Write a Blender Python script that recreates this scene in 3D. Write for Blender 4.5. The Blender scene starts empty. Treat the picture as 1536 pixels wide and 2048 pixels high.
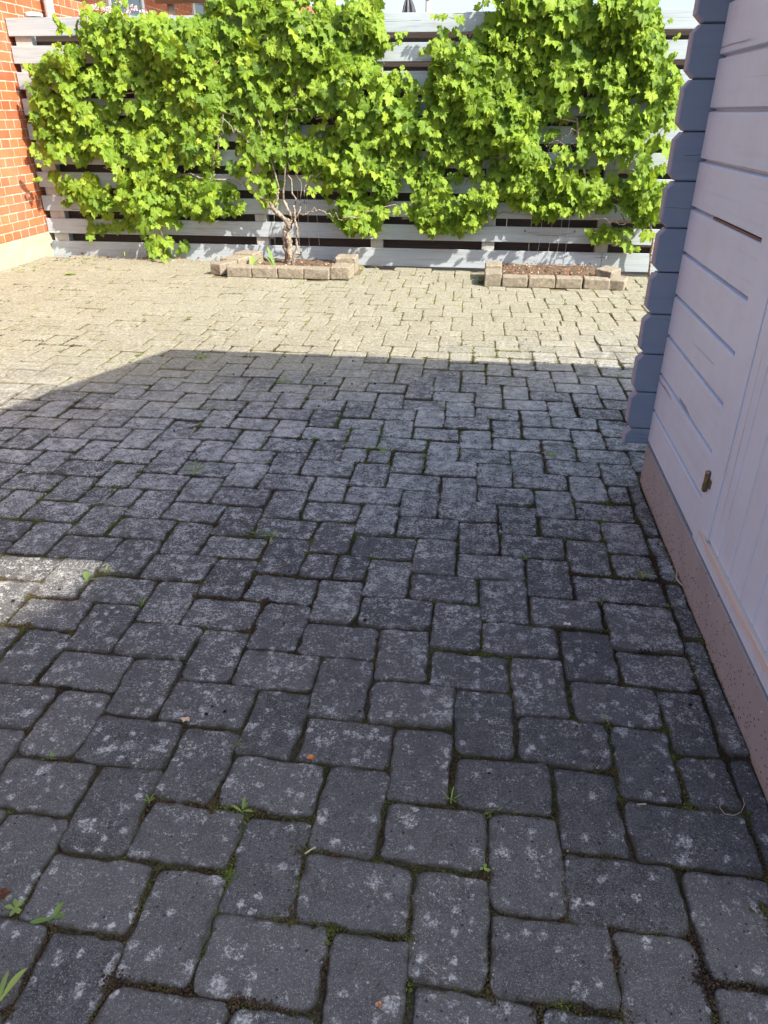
import bpy, bmesh, math, random
import numpy as np
from mathutils import Vector, Matrix
rng = np.random.default_rng(7)
random.seed(7)
SC = bpy.context.scene
COL = SC.collection

# ------------------------------------------------------------------ camera
Hc = 1.27
cam_d = bpy.data.cameras.new("camera"); cam = bpy.data.objects.new("camera", cam_d); COL.objects.link(cam)
rt = Vector((0.99178491, 0.12790643, 0.00162175)); dn = Vector((0.06248132, -0.47333868, -0.87866181)); fw = Vector((-0.11161886, 0.87154486, -0.47744193))
M = Matrix(((rt.x, -dn.x, -fw.x, 0), (rt.y, -dn.y, -fw.y, 0), (rt.z, -dn.z, -fw.z, Hc), (0, 0, 0, 1)))
cam.matrix_world = M
cam_d.sensor_fit = 'HORIZONTAL'; cam_d.sensor_width = 36; cam_d.lens = 36 * 1472 / 1536
cam_d.clip_start = 0.02; cam_d.clip_end = 1500
SC.camera = cam

# ------------------------------------------------------------------ light
SUN = Vector((1.0, -0.55, 1.0)).normalized()
w = bpy.data.worlds.new("World"); SC.world = w; w.use_nodes = True
nt = w.node_tree; nt.nodes.clear()
sky = nt.nodes.new('ShaderNodeTexSky'); sky.sky_type = 'NISHITA'; sky.sun_disc = False
sky.sun_elevation = math.asin(SUN.z); sky.sun_rotation = math.atan2(SUN.x, SUN.y)
sky.air_density = 1.0; sky.dust_density = 3.0; sky.ozone_density = 3.0
bg = nt.nodes.new('ShaderNodeBackground'); bg.inputs['Strength'].default_value = 0.14
wo = nt.nodes.new('ShaderNodeOutputWorld')
hs = nt.nodes.new('ShaderNodeHueSaturation'); hs.inputs['Saturation'].default_value = 0.82
nt.links.new(sky.outputs[0], hs.inputs['Color']); nt.links.new(hs.outputs[0], bg.inputs[0]); nt.links.new(bg.outputs[0], wo.inputs[0])
sd = bpy.data.lights.new("sun", 'SUN'); sd.energy = 4.15; sd.angle = math.radians(0.53); sd.color = (1.0, 0.91, 0.77)
so = bpy.data.objects.new("sun", sd); COL.objects.link(so)
so.rotation_euler = SUN.to_track_quat('Z', 'Y').to_euler(); so.location = (5, -3, 8)
SC.view_settings.view_transform = 'Standard'; SC.view_settings.look = 'None'
SC.view_settings.exposure = 1.38; SC.view_settings.gamma = 1.0; SC.view_settings.use_curve_mapping = False
SC.cycles.max_bounces = 8; SC.cycles.transparent_max_bounces = 8

# ------------------------------------------------------------------ helpers
def tag(o, label=None, cat=None, group=None, kind=None):
    if label: o['label'] = label
    if cat: o['category'] = cat
    if group: o['group'] = group
    if kind: o['kind'] = kind
    return o
def empty(name, loc=(0, 0, 0), label=None, cat=None, group=None):
    o = bpy.data.objects.new(name, None); COL.objects.link(o); o.location = loc
    o.empty_display_size = 0.1
    return tag(o, label, cat, group)
def link(name, me, mat=None, parent=None, smooth=False):
    o = bpy.data.objects.new(name, me); COL.objects.link(o)
    if mat is not None: me.materials.append(mat)
    if parent is not None:
        o.parent = parent; o.matrix_parent_inverse = Matrix.Translation(parent.location).inverted()
    if smooth: me.polygons.foreach_set('use_smooth', [True] * len(me.polygons))
    return o
class MB:
    """collects polygons (with an optional scalar per face) and links them as one mesh object"""
    def __init__(s): s.v = []; s.f = []; s.a = []; s.n = 0
    def add(s, vs, fs, a=0.0):
        s.v.append(np.asarray(vs, float).reshape(-1, 3))
        for f in fs: s.f.append([i + s.n for i in f]); s.a.append(a)
        s.n += len(vs)
    def box(s, x0, x1, y0, y1, z0, z1, b=0.0, a=0.0):
        if b <= 0:
            vs = [(x, y, z) for z in (z0, z1) for y in (y0, y1) for x in (x0, x1)]
            s.add(vs, [(0, 2, 3, 1), (4, 5, 7, 6), (0, 1, 5, 4), (2, 6, 7, 3), (0, 4, 6, 2), (1, 3, 7, 5)], a)
        else:
            bm = bmesh.new(); bmesh.ops.create_cube(bm, size=1)
            for v in bm.verts: v.co = Vector(((x0+x1)/2 + v.co.x*(x1-x0), (y0+y1)/2 + v.co.y*(y1-y0), (z0+z1)/2 + v.co.z*(z1-z0)))
            bmesh.ops.bevel(bm, geom=bm.edges[:], offset=b, segments=2, affect='EDGES', profile=0.6)
            s.bm(bm, a)
    def bm(s, bm, a=0.0):
        bm.verts.index_update()
        s.add([v.co[:] for v in bm.verts], [[v.index for v in f.verts] for f in bm.faces], a); bm.free()
    def tube(s, pts, rad, n=7, a=0.0, jit=0.0):
        pts = [Vector(p) for p in pts]
        if np.isscalar(rad): rad = [rad] * len(pts)
        vs = []; up = Vector((0.13, 0.2, 0.97))
        for i, p in enumerate(pts):
            d = (pts[min(i+1, len(pts)-1)] - pts[max(i-1, 0)]).normalized()
            u = d.cross(up)
            if u.length < 1e-3: u = d.cross(Vector((1, 0, 0)))
            u.normalize(); v = d.cross(u)
            for k in range(n):
                t = 2*math.pi*k/n; r = rad[i]*(1 + jit*random.uniform(-1, 1))
                vs.append(p + (u*math.cos(t) + v*math.sin(t))*r)
        fs = [(i*n+k, i*n+(k+1) % n, (i+1)*n+(k+1) % n, (i+1)*n+k) for i in range(len(pts)-1) for k in range(n)]
        fs += [list(range(n))[::-1], list(range((len(pts)-1)*n, len(pts)*n))]
        s.add([x[:] for x in vs], fs, a)
    def build(s, name, mat=None, parent=None, smooth=False, attr=None):
        me = bpy.data.meshes.new(name)
        me.from_pydata(np.concatenate(s.v).tolist(), [], s.f)
        if attr:
            at = me.attributes.new(attr, 'FLOAT', 'FACE'); at.data.foreach_set('value', s.a)
        me.update()
        return link(name, me, mat, parent, smooth)
def np_mesh(name, V, F, mat, parent=None, smooth=False, attrs=None):
    """V (n,3), F (m,k) all faces of one size; attrs {name:(domain, values)}"""
    me = bpy.data.meshes.new(name); V = np.asarray(V, np.float32); F = np.asarray(F, np.int32)
    me.vertices.add(len(V)); me.vertices.foreach_set('co', V.ravel())
    m, k = F.shape
    me.loops.add(m*k); me.loops.foreach_set('vertex_index', F.ravel())
    me.polygons.add(m); me.polygons.foreach_set('loop_start', np.arange(0, m*k, k, dtype=np.int32))
    for nm, (dom, val) in (attrs or {}).items():
        me.attributes.new(nm, 'FLOAT', dom).data.foreach_set('value', np.asarray(val, np.float32))
    me.update(calc_edges=True); me.validate()
    return link(name, me, mat, parent, smooth)
_P = rng.random((256, 256))
def vnoise(x, y):
    x = np.asarray(x, float); y = np.asarray(y, float)
    xi = np.floor(x).astype(int); yi = np.floor(y).astype(int); fx = x-xi; fy = y-yi
    fx = fx*fx*(3-2*fx); fy = fy*fy*(3-2*fy)
    g = lambda a, b: _P[a & 255, b & 255]
    return (g(xi, yi)*(1-fx)*(1-fy) + g(xi+1, yi)*fx*(1-fy) + g(xi, yi+1)*(1-fx)*fy + g(xi+1, yi+1)*fx*fy)*2-1
def fbm(x, y, o=3):
    return sum(vnoise(x*2**i + 17*i, y*2**i + 31*i)/2**i for i in range(o))/1.6
def inpoly(x, z, poly):
    c = False; n = len(poly); j = n-1
    for i in range(n):
        xi, zi = poly[i]; xj, zj = poly[j]
        if (zi > z) != (zj > z) and x < (xj-xi)*(z-zi)/(zj-zi) + xi: c = not c
        j = i
    return c

# ------------------------------------------------------------------ material helpers
class NT:
    def __init__(s, name, rough=0.8, spec=0.3):
        s.m = bpy.data.materials.new(name); s.m.use_nodes = True; s.t = s.m.node_tree
        s.b = s.t.nodes['Principled BSDF']; s.out = s.t.nodes['Material Output']
        s.b.inputs['Roughness'].default_value = rough; s.b.inputs['Specular IOR Level'].default_value = spec
        s.pos = s.n('ShaderNodeNewGeometry').outputs['Position']
    def n(s, ty, **kw):
        o = s.t.nodes.new(ty)
        for k, v in kw.items(): setattr(o, k, v)
        return o
    def L(s, a, b): s.t.links.new(a, b)
    def setin(s, inp, v):
        if isinstance(v, bpy.types.NodeSocket): s.L(v, inp)
        elif isinstance(v, (tuple, list)): inp.default_value = (*v, 1) if len(v) == 3 and inp.type == 'RGBA' else v
        else: inp.default_value = v
    def mp(s, scale=(1, 1, 1), rot=(0, 0, 0), vec=None, loc=(0, 0, 0)):
        o = s.n('ShaderNodeMapping'); s.L(vec or s.pos, o.inputs[0])
        o.inputs['Scale'].default_value = scale; o.inputs['Rotation'].default_value = rot; o.inputs['Location'].default_value = loc
        return o.outputs[0]
    def noise(s, scale, detail=4, rough=0.55, vec=None, dist=0.0):
        o = s.n('ShaderNodeTexNoise'); s.L(vec or s.pos, o.inputs['Vector'])
        o.inputs['Scale'].default_value = scale; o.inputs['Detail'].default_value = detail
        o.inputs['Roughness'].default_value = rough; o.inputs['Distortion'].default_value = dist
        return o.outputs['Fac']
    def vor(s, scale, vec=None, feat='F1', out='Distance'):
        o = s.n('ShaderNodeTexVoronoi', feature=feat); s.L(vec or s.pos, o.inputs['Vector']); o.inputs['Scale'].default_value = scale
        return o.outputs[out]
    def ramp(s, fac, lo, hi, a=0.0, b=1.0):
        o = s.n('ShaderNodeMapRange'); o.interpolation_type = 'SMOOTHSTEP' if a == 0 and b == 1 else 'LINEAR'
        s.L(fac, o.inputs[0])
        for i, v in zip((1, 2, 3, 4), (lo, hi, a, b)): o.inputs[i].default_value = v
        return o.outputs[0]
    def mix(s, fac, a, b, mode='MIX'):
        o = s.n('ShaderNodeMix', data_type='RGBA', blend_type=mode)
        s.setin(o.inputs['Factor'], fac); s.setin(o.inputs['A'], a); s.setin(o.inputs['B'], b)
        return o.outputs['Result']
    def math(s, op, a, b=0.0):
        o = s.n('ShaderNodeMath', operation=op); s.setin(o.inputs[0], a); s.setin(o.inputs[1], b); return o.outputs[0]
    def attr(s, name):
        return s.n('ShaderNodeAttribute', attribute_name=name).outputs['Fac']
    def bump(s, h, strength=0.5, dist=0.01, prev=None):
        o = s.n('ShaderNodeBump'); o.inputs['Strength'].default_value = strength; o.inputs['Distance'].default_value = dist
        s.L(h, o.inputs['Height'])
        if prev: s.L(prev, o.inputs['Normal'])
        return o.outputs[0]
    def fin(s, col=None, nrm=None, rough=None):
        if col is not None: s.setin(s.b.inputs['Base Color'], col)
        if nrm is not None: s.L(nrm, s.b.inputs['Normal'])
        if rough is not None: s.setin(s.b.inputs['Roughness'], rough)
        return s.m

# ---- pavers: dark concrete with pale lichen, aggregate specks, pits and dusty far part with sun warmth painted in
def mat_paver():
    t = NT('paver_concrete', 0.9, 0.25)
    rnd = t.attr('rnd'); edge = t.attr('edge')
    fine = t.noise(170, 5, 0.7); mid = t.noise(28, 4, 0.6); big = t.noise(2.2, 3, 0.6)
    y = t.n('ShaderNodeSeparateXYZ'); t.L(t.pos, y.inputs[0])
    c = t.mix(t.ramp(mid, 0.3, 0.7), (0.060, 0.063, 0.066), (0.104, 0.107, 0.110))
    c = t.mix(t.ramp(fine, 0.3, 0.7), t.mix(0.62, c, (0.0, 0.0, 0.0)), c)
    c = t.mix(t.ramp(rnd, 0, 1, 0.0, 0.45), c, (0.140, 0.138, 0.136))
    # lichen: small ragged rosettes, denser further from where one walks
    far = t.ramp(y.outputs['Y'], 0.6, 2.6, -0.052, 0.066)
    amt = t.math('ADD', t.math('ADD', far, t.ramp(rnd, 0, 1, -0.018, 0.018)), t.ramp(big, 0.3, 0.7, -0.03, 0.03))
    ln = t.noise(125, 10, 0.85, dist=0.1)
    lm = t.ramp(t.math('ADD', t.math('ADD', ln, amt), t.ramp(t.noise(24, 4, 0.6), 0.3, 0.7, -0.06, 0.06)), 0.545, 0.580)
    lm2 = t.ramp(t.noise(330, 3, 0.7), 0.36, 0.56)
    lich = t.mix(t.ramp(t.noise(9, 3), 0.35, 0.65), (0.42, 0.435, 0.43), (0.60, 0.60, 0.575))
    c = t.mix(t.math('MULTIPLY', t.math('MULTIPLY', lm, t.ramp(lm2, 0, 1, 0.12, 1.0)), 0.9), c, lich)
    rag = t.noise(70, 8, 0.85); brk = t.noise(165, 6, 0.8)
    for sc, th, lim in ((17, 0.56, 0.34), (33, 0.52, 0.36)):
        vr = t.n('ShaderNodeTexVoronoi', feature='F1'); t.L(t.pos, vr.inputs['Vector']); vr.inputs['Scale'].default_value = sc
        dd_ = t.math('ADD', vr.outputs['Distance'], t.ramp(rag, 0.25, 0.75, 0.55, -0.42))
        sep = t.n('ShaderNodeSeparateColor'); t.L(vr.outputs['Color'], sep.inputs[0])
        ros = t.math('MULTIPLY', t.ramp(dd_, lim, lim-0.10), t.ramp(t.math('ADD', sep.outputs[0], t.ramp(y.outputs['Y'], 0.6, 2.6, 0.0, 0.22)), th+0.1, th+0.14))
        c = t.mix(t.math('MULTIPLY', t.math('MULTIPLY', ros, t.ramp(brk, 0.44, 0.56, 0.10, 1.0)), 0.80), c, lich)
    stain = t.ramp(t.noise(16, 6, 0.7), 0.56, 0.70)
    c = t.mix(t.math('MULTIPLY', stain, 0.40), c, (0.035, 0.034, 0.036))
    gr = t.ramp(t.noise(420, 2, 0.6), 0.55, 0.66)
    c = t.mix(t.math('MULTIPLY', gr, 0.55), c, (0.30, 0.295, 0.28))
    # aggregate specks
    v = t.n('ShaderNodeTexVoronoi', feature='F1'); t.L(t.pos, v.inputs['Vector']); v.inputs['Scale'].default_value = 190
    sp = t.math('MULTIPLY', t.ramp(v.outputs['Distance'], 0.24, 0.10), t.ramp(v.outputs['Color'], 0.66, 0.80))
    c = t.mix(t.math('MULTIPLY', sp, 0.6), c, (0.42, 0.41, 0.39))
    v2 = t.n('ShaderNodeTexVoronoi', feature='F1'); t.L(t.pos, v2.inputs['Vector']); v2.inputs['Scale'].default_value = 75
    pit = t.math('MULTIPLY', t.ramp(v2.outputs['Distance'], 0.24, 0.12), t.ramp(v2.outputs['Color'], 0.72, 0.78))
    c = t.mix(t.math('MULTIPLY', pit, 0.75), c, (0.014, 0.014, 0.016))
    # sandy grit and pollen plus painted sun warmth; mask leans along the shadow edge
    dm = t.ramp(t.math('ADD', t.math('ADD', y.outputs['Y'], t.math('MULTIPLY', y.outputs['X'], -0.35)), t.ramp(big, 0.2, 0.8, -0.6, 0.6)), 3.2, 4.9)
    sunlit_dust = t.mix(t.ramp(t.noise(60, 6, 0.75), 0.35, 0.65), (0.125, 0.122, 0.085), (0.36, 0.34, 0.24))
    c = t.mix(t.math('MULTIPLY', dm, t.ramp(t.noise(38, 8, 0.8), 0.30, 0.54, 0.30, 0.90)), c, sunlit_dust)
    # soil creeping over the rims
    em = t.math('MULTIPLY', t.ramp(t.math('ADD', edge, t.ramp(mid, 0.3, 0.7, -0.006, 0.006)), 0.009, 0.0), 0.7)
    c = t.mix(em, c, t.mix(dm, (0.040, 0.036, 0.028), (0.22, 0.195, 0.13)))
    h = t.math('ADD', t.math('MULTIPLY', fine, 0.6), t.math('ADD', t.math('MULTIPLY', sp, 0.25), t.math('MULTIPLY', pit, -0.9)))
    h = t.math('ADD', h, t.math('MULTIPLY', lm, 0.15))
    return t.fin(c, t.bump(h, 0.7, 0.004))
def mat_soil():
    t = NT('joint_soil', 0.95, 0.1)
    y = t.n('ShaderNodeSeparateXYZ'); t.L(t.pos, y.inputs[0])
    g = t.noise(120, 6, 0.75); p = t.noise(5, 3)
    c = t.mix(t.ramp(g, 0.35, 0.65), (0.030, 0.026, 0.019), (0.105, 0.088, 0.060))
    c = t.mix(t.math('MULTIPLY', t.ramp(p, 0.5, 0.62), 0.7), c, (0.035, 0.05, 0.012))
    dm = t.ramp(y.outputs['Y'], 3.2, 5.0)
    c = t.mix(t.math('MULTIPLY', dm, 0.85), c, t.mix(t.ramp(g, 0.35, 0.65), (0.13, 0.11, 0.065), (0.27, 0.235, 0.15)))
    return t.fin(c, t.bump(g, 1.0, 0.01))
def mat_attrcol(name, stops, rough=0.9, attr='rnd', spec=0.2, tr=0.0):
    t = NT(name, rough, spec)
    o = t.n('ShaderNodeValToRGB'); t.L(t.attr(attr), o.inputs[0]); cr = o.color_ramp
    while len(cr.elements) < len(stops): cr.elements.new(0.5)
    for e, (p, c) in zip(cr.elements, stops): e.position = p; e.color = (*c, 1)
    c = o.outputs[0]; t.fin(c)
    if tr:
        tb = t.n('ShaderNodeBsdfTranslucent'); t.L(t.mix(0.35, c, (0.42, 0.62, 0.02), 'MIX'), tb.inputs[0])
        mx = t.n('ShaderNodeMixShader'); mx.inputs[0].default_value = tr
        t.L(t.b.outputs[0], mx.inputs[1]); t.L(tb.outputs[0], mx.inputs[2]); t.L(mx.outputs[0], t.out.inputs[0])
    return t.m
def mat_leaf():
    t = NT('vine_leaf', 0.5, 0.22)
    r = t.attr('rnd')
    o = t.n('ShaderNodeValToRGB'); t.L(r, o.inputs[0]); cr = o.color_ramp
    st = [(0.0, (0.048, 0.120, 0.010)), (0.45, (0.155, 0.270, 0.018)), (0.8, (0.275, 0.395, 0.030)), (1.0, (0.44, 0.48, 0.06))]
    while len(cr.elements) < len(st): cr.elements.new(0.5)
    for e, (p, c) in zip(cr.elements, st): e.position = p; e.color = (*c, 1)
    c = t.mix(t.ramp(t.noise(45, 3), 0.35, 0.7, 0.0, 0.35), o.outputs[0], (0.21, 0.30, 0.035))
    vein = t.attr('vein')
    c = t.mix(t.math('MULTIPLY', vein, 0.35), c, (0.30, 0.42, 0.12))
    bp = t.bump(t.noise(160, 3), 0.35, 0.004)
    t.fin(c, bp)
    tb = t.n('ShaderNodeBsdfTranslucent'); t.L(t.mix(0.45, c, (0.42, 0.58, 0.015)), tb.inputs[0]); t.L(bp, tb.inputs['Normal'])
    mx = t.n('ShaderNodeMixShader'); mx.inputs[0].default_value = 0.36
    t.L(t.b.outputs[0], mx.inputs[1]); t.L(tb.outputs[0], mx.inputs[2]); t.L(mx.outputs[0], t.out.inputs[0])
    return t.m
def mat_wood(name, base, dark, axis=0, scale=1.0, crack=0.5, rough=0.75, knots=0.0, wear=None, wear_amt=0.0, soft=1.0):
    t = NT(name, rough, 0.3)
    sc = [26*scale]*3; sc[axis] = 1.3*scale
    v = t.mp(tuple(sc))
    g = t.noise(1.0, 7, 0.65, vec=v, dist=0.25)
    sc2 = [110*scale]*3; sc2[axis] = 3.2*scale
    g2 = t.noise(1.0, 4, 0.6, vec=t.mp(tuple(sc2)))
    blot = t.noise(3.1, 4, 0.6)
    c = t.mix(t.ramp(g, 0.28, 0.72), base, dark)
    c = t.mix(t.ramp(g2, 0.30, 0.48, 1-soft, 1.0), t.mix(0.25, c, (0.0, 0.0, 0.0)), c)
    c = t.mix(t.ramp(blot, 0.35, 0.7, 0.0, 0.25), c, dark)
    if wear: c = t.mix(t.math('MULTIPLY', t.ramp(t.math('ADD', g, t.ramp(blot, 0.3, 0.7, -0.12, 0.12)), 0.60, 0.66), wear_amt), c, wear)
    ck = t.ramp(t.noise(1.0, 3, 0.5, vec=t.mp(tuple([s*0.55 for s in sc2]), loc=(3, 5, 7)), dist=0.6), 0.70, 0.73)
    c = t.mix(t.math('MULTIPLY', ck, crack), c, (0.03, 0.03, 0.035))
    if soft < 1:
        vd = t.n('ShaderNodeTexVoronoi', feature='F1'); t.L(t.pos, vd.inputs['Vector']); vd.inputs['Scale'].default_value = 34
        nick = t.math('MULTIPLY', t.ramp(vd.outputs['Distance'], 0.10, 0.05), t.ramp(vd.outputs['Color'], 0.80, 0.84))
        c = t.mix(t.math('MULTIPLY', nick, 0.6), c, (0.16, 0.14, 0.15))
        c = t.mix(t.ramp(t.noise(6, 5, 0.7), 0.45, 0.75, 0.0, 0.22), c, (0.36, 0.35, 0.37))
    h = t.math('SUBTRACT', t.math('ADD', g, t.math('MULTIPLY', g2, 0.5)), ck)
    return t.fin(c, t.bump(h, 0.35*soft, 0.003))
def mat_flat(name, c1, c2, scale=20, rough=0.8, bump=0.3, spec=0.3, dist=0.004, metal=0.0):
    t = NT(name, rough, spec); t.b.inputs['Metallic'].default_value = metal
    n = t.noise(scale, 6, 0.65)
    return t.fin(t.mix(t.ramp(n, 0.3, 0.7), c1, c2), t.bump(n, bump, dist))
def mat_brick():
    t = NT('red_brick', 0.85, 0.2)
    s = t.n('ShaderNodeSeparateXYZ'); t.L(t.pos, s.inputs[0])
    cmb = t.n('ShaderNodeCombineXYZ'); t.L(t.math('ADD', s.outputs['Y'], s.outputs['X']), cmb.inputs[0]); t.L(t.math('SUBTRACT', s.outputs['Z'], 0.2137), cmb.inputs[1])
    wob = t.n('ShaderNodeTexNoise'); t.L(t.pos, wob.inputs['Vector']); wob.inputs['Scale'].default_value = 22
    vm = t.n('ShaderNodeVectorMath', operation='MULTIPLY_ADD'); t.L(wob.outputs['Color'], vm.inputs[0]); vm.inputs[1].default_value = (0.008, 0.008, 0); t.L(cmb.outputs[0], vm.inputs[2])
    b = t.n('ShaderNodeTexBrick'); t.L(vm.outputs[0], b.inputs['Vector'])
    b.offset = 0.25; b.squash = 0.5; b.squash_frequency = 2; b.offset_frequency = 2
    b.inputs['Color1'].default_value = (0.42, 0.095, 0.040, 1); b.inputs['Color2'].default_value = (0.54, 0.165, 0.060, 1)
    b.inputs['Mortar'].default_value = (0.66, 0.56, 0.44, 1); b.inputs['Scale'].default_value = 1.0
    b.inputs['Mortar Size'].default_value = 0.0058; b.inputs['Mortar Smooth'].default_value = 0.25; b.inputs['Bias'].default_value = -0.1
    b.inputs['Brick Width'].default_value = 0.27; b.inputs['Row Height'].default_value = 0.0765
    n = t.noise(26, 5, 0.65)
    c = t.mix(t.ramp(n, 0.3, 0.72, 0.0, 0.5), b.outputs['Color'], (0.28, 0.07, 0.035)); c = t.mix(t.ramp(t.noise(1.7, 3), 0.4, 0.7, 0.0, 0.25), c, (0.5, 0.36, 0.25))
    c = t.mix(b.outputs['Fac'], c, t.mix(t.ramp(t.noise(11, 4), 0.35, 0.65), (0.32, 0.26, 0.20), (0.50, 0.43, 0.34)))
    h = t.math('ADD', t.math('MULTIPLY', b.outputs['Fac'], -1.0), t.math('MULTIPLY', n, 0.35))
    return t.fin(c, t.bump(h, 0.8, 0.008))
def mat_plinth():
    t = NT('plinth_board_paint', 0.8, 0.3)
    n = t.noise(7, 4); f = t.noise(120, 4, 0.6)
    c = t.mix(t.ramp(n, 0.3, 0.7), (0.270, 0.285, 0.305), (0.315, 0.33, 0.345))
    c = t.mix(t.ramp(f, 0.3, 0.7, 0.0, 0.25), c, (0.205, 0.205, 0.215))
    v = t.n('ShaderNodeTexVoronoi', feature='F1'); t.L(t.mp((1, 0.75, 1)), v.inputs['Vector']); v.inputs['Scale'].default_value = 130
    z = t.n('ShaderNodeSeparateXYZ'); t.L(t.pos, z.inputs[0])
    low = t.ramp(t.math('ADD', z.outputs['Z'], t.ramp(t.noise(12, 3), 0.3, 0.7, -0.05, 0.05)), 0.135, 0.03, 0.0, 0.30)
    pit = t.math('MULTIPLY', t.ramp(v.outputs['Distance'], 0.36, 0.24), t.ramp(t.math('ADD', v.outputs['Color'], low), 0.80, 0.86))
    c = t.mix(pit, c, (0.02, 0.018, 0.016))
    # pale splash line at the very foot
    ft = t.ramp(t.math('ADD', z.outputs['Z'], t.ramp(t.noise(30, 3), 0.3, 0.7, -0.006, 0.006)), 0.016, 0.006)
    c = t.mix(t.math('MULTIPLY', ft, 0.6), c, (0.30, 0.26, 0.22))
    return t.fin(c, t.bump(t.math('SUBTRACT', f, pit), 0.35, 0.003))

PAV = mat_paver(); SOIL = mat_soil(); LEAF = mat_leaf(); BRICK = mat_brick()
FENCE = mat_wood('weathered_pale_paint', (0.42, 0.48, 0.52), (0.35, 0.405, 0.45), 0, 1.0, 0.75, 0.8, wear=(0.28, 0.26, 0.24), wear_amt=0.25)
FENCE_B = mat_wood('gap_shaded_timber', (0.085, 0.066, 0.058), (0.05, 0.04, 0.036), 0, 1.0, 0.7, 0.85)  # brown back boards, colour darkened to carry the shade of the gaps
POST = mat_wood('pale_post_paint', (0.46, 0.47, 0.45), (0.37, 0.37, 0.35), 2, 1.0, 0.6, 0.8)
LAV_Y = mat_wood('lavender_log_paint', (0.52, 0.655, 0.80), (0.505, 0.64, 0.785), 1, 0.6, 0.6, 0.5, soft=0.3)
LAV_Z = mat_wood('lavender_door_paint', (0.53, 0.665, 0.82), (0.515, 0.65, 0.805), 2, 0.6, 0.35, 0.48, soft=0.3)
SLATE = mat_wood('slate_blue_paint', (0.185, 0.252, 0.345), (0.174, 0.238, 0.328), 0, 0.5, 0.6, 0.5, soft=0.4)
EDGEP = mat_flat('pale_log_end_paint', (0.24, 0.26, 0.33), (0.30, 0.31, 0.38), 40, 0.7, 0.2)  # paler slate tone for the left-facing ends and chamfers
PINE = mat_wood('raw_pine', (0.60, 0.57, 0.53), (0.53, 0.49, 0.44), 1, 0.8, 0.3, 0.7)
BARK = mat_flat('vine_bark', (0.10, 0.08, 0.062), (0.42, 0.36, 0.29), 60, 0.95, 1.0, 0.2, 0.012)
CANE = mat_flat('green_cane', (0.16, 0.14, 0.05), (0.26, 0.18, 0.08), 30, 0.7)
CONC = mat_flat('cream_plinth_render', (0.36, 0.315, 0.225), (0.45, 0.40, 0.29), 9, 0.9, 0.5)
WHITEP = mat_flat('white_paint', (0.74, 0.75, 0.76), (0.80, 0.80, 0.80), 15, 0.4, 0.05)
ZINC = mat_flat('zinc_pipe', (0.42, 0.46, 0.50), (0.52, 0.55, 0.58), 12, 0.45, 0.05, 0.5)
GLASS = mat_flat('window_glass', (0.10, 0.14, 0.17), (0.14, 0.19, 0.22), 2, 0.08, 0.0, 0.8)
TILE = mat_flat('roof_felt', (0.05, 0.05, 0.055), (0.08, 0.08, 0.085), 30, 0.9, 0.6)
REDTILE = mat_flat('roof_tiles', (0.26, 0.09, 0.05), (0.34, 0.12, 0.07), 12, 0.85, 0.5)
BRASS = mat_flat('tarnished_brass', (0.10, 0.085, 0.05), (0.26, 0.22, 0.12), 60, 0.45, 0.3, 0.5, 0.002, 0.7)
STEEL = mat_flat('galvanised_wire', (0.45, 0.46, 0.46), (0.6, 0.6, 0.6), 40, 0.4, 0.05, 0.5, 0.001, 0.6)
PLB = mat_plinth()
DARK = mat_flat('shadow_gap', (0.02, 0.02, 0.022), (0.03, 0.03, 0.03), 20, 0.9)
GROUND = mat_flat('garden_ground', (0.10, 0.085, 0.055), (0.19, 0.165, 0.11), 6, 0.95, 0.6)

# ------------------------------------------------------------------ ground
g = MB(); g.add([(-300, -300, -0.09), (300, -300, -0.09), (300, 300, -0.09), (-300, 300, -0.09)], [(0, 1, 2, 3)])
tag(g.build('ground', GROUND), kind='structure')

FY = 7.334            # front face of the fence boards
WX = 0.672            # face of the shed's long wall
HX = -4.346           # face of the brick house
def und(x, y): return 0.003*vnoise(np.asarray(x)*1.3+3, np.asarray(y)*1.3) - 0.0

# ---- herringbone of 21 x 14 cm tumbled pavers
q0 = np.array([-0.15988, 0.84872]); q1 = np.array([0.07052, -0.00124]); q2 = np.array([-0.00225, 0.07210])
u = 0.0713
rects = []
XE = 0.607
for a in range(-120, 140):
    for b in range(-80, 80):
        X = 2*a+3*b; Y = 2*a-3*b
        for (dx, dy, w_, h_) in ((0, 0, 3, 2), (2.5, -0.5, 2, 3)):
            c = q0 + (X+dx)*q1 + (Y+dy)*q2
            if not (-4.5 < c[0] < 3.6 and -1.3 < c[1] < 7.4): continue
            rects.append([c[0]-w_*u/2, c[0]+w_*u/2, c[1]-h_*u/2*1.01, c[1]+h_*u/2*1.01])
clean = []
plan = [(-2.30, -1.15, 6.44, 7.4), (0.04, 1.12, 6.33, 7.4)]       # planter footprints (paving stops there)
for r in rects:
    x0, x1, y0, y1 = r
    cy = (y0+y1)/2; cx = (x0+x1)/2
    if cx > WX+0.05 and 0.80 < cy < 2.80: continue
    if 0.85 < cy < 2.70:
        if x1 > XE: x1 = XE
        if x1 > XE-0.065: x1 = XE
        if x1-x0 < 0.066: continue
    x0 = max(x0, HX+0.01); y1 = min(y1, 7.36)
    if x1-x0 < 0.012 or y1-y0 < 0.035: continue
    if any(p[0] < cx < p[1] and p[2] < cy < p[3] for p in plan): continue
    if cy > (7.22 if cx < -1.15 else 6.99): continue
    # some stones are laid as two halves
    if random.random() < 0.02 and x1-x0 > 0.2: clean += [[x0, (x0+x1)/2, y0, y1], [(x0+x1)/2, x1, y0, y1]]
    else: clean.append([x0, x1, y0, y1])
yy = 0.86
while yy < 2.68:                                                  # narrow cut course along the shed plinth
    l = random.choice([0.31, 0.42, 0.36, 0.28]); clean.append([XE+0.001, WX-0.008, yy, min(yy+l, 2.7)]); yy += l
def param(n):
    t = np.linspace(-1, 1, n); return t
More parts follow.
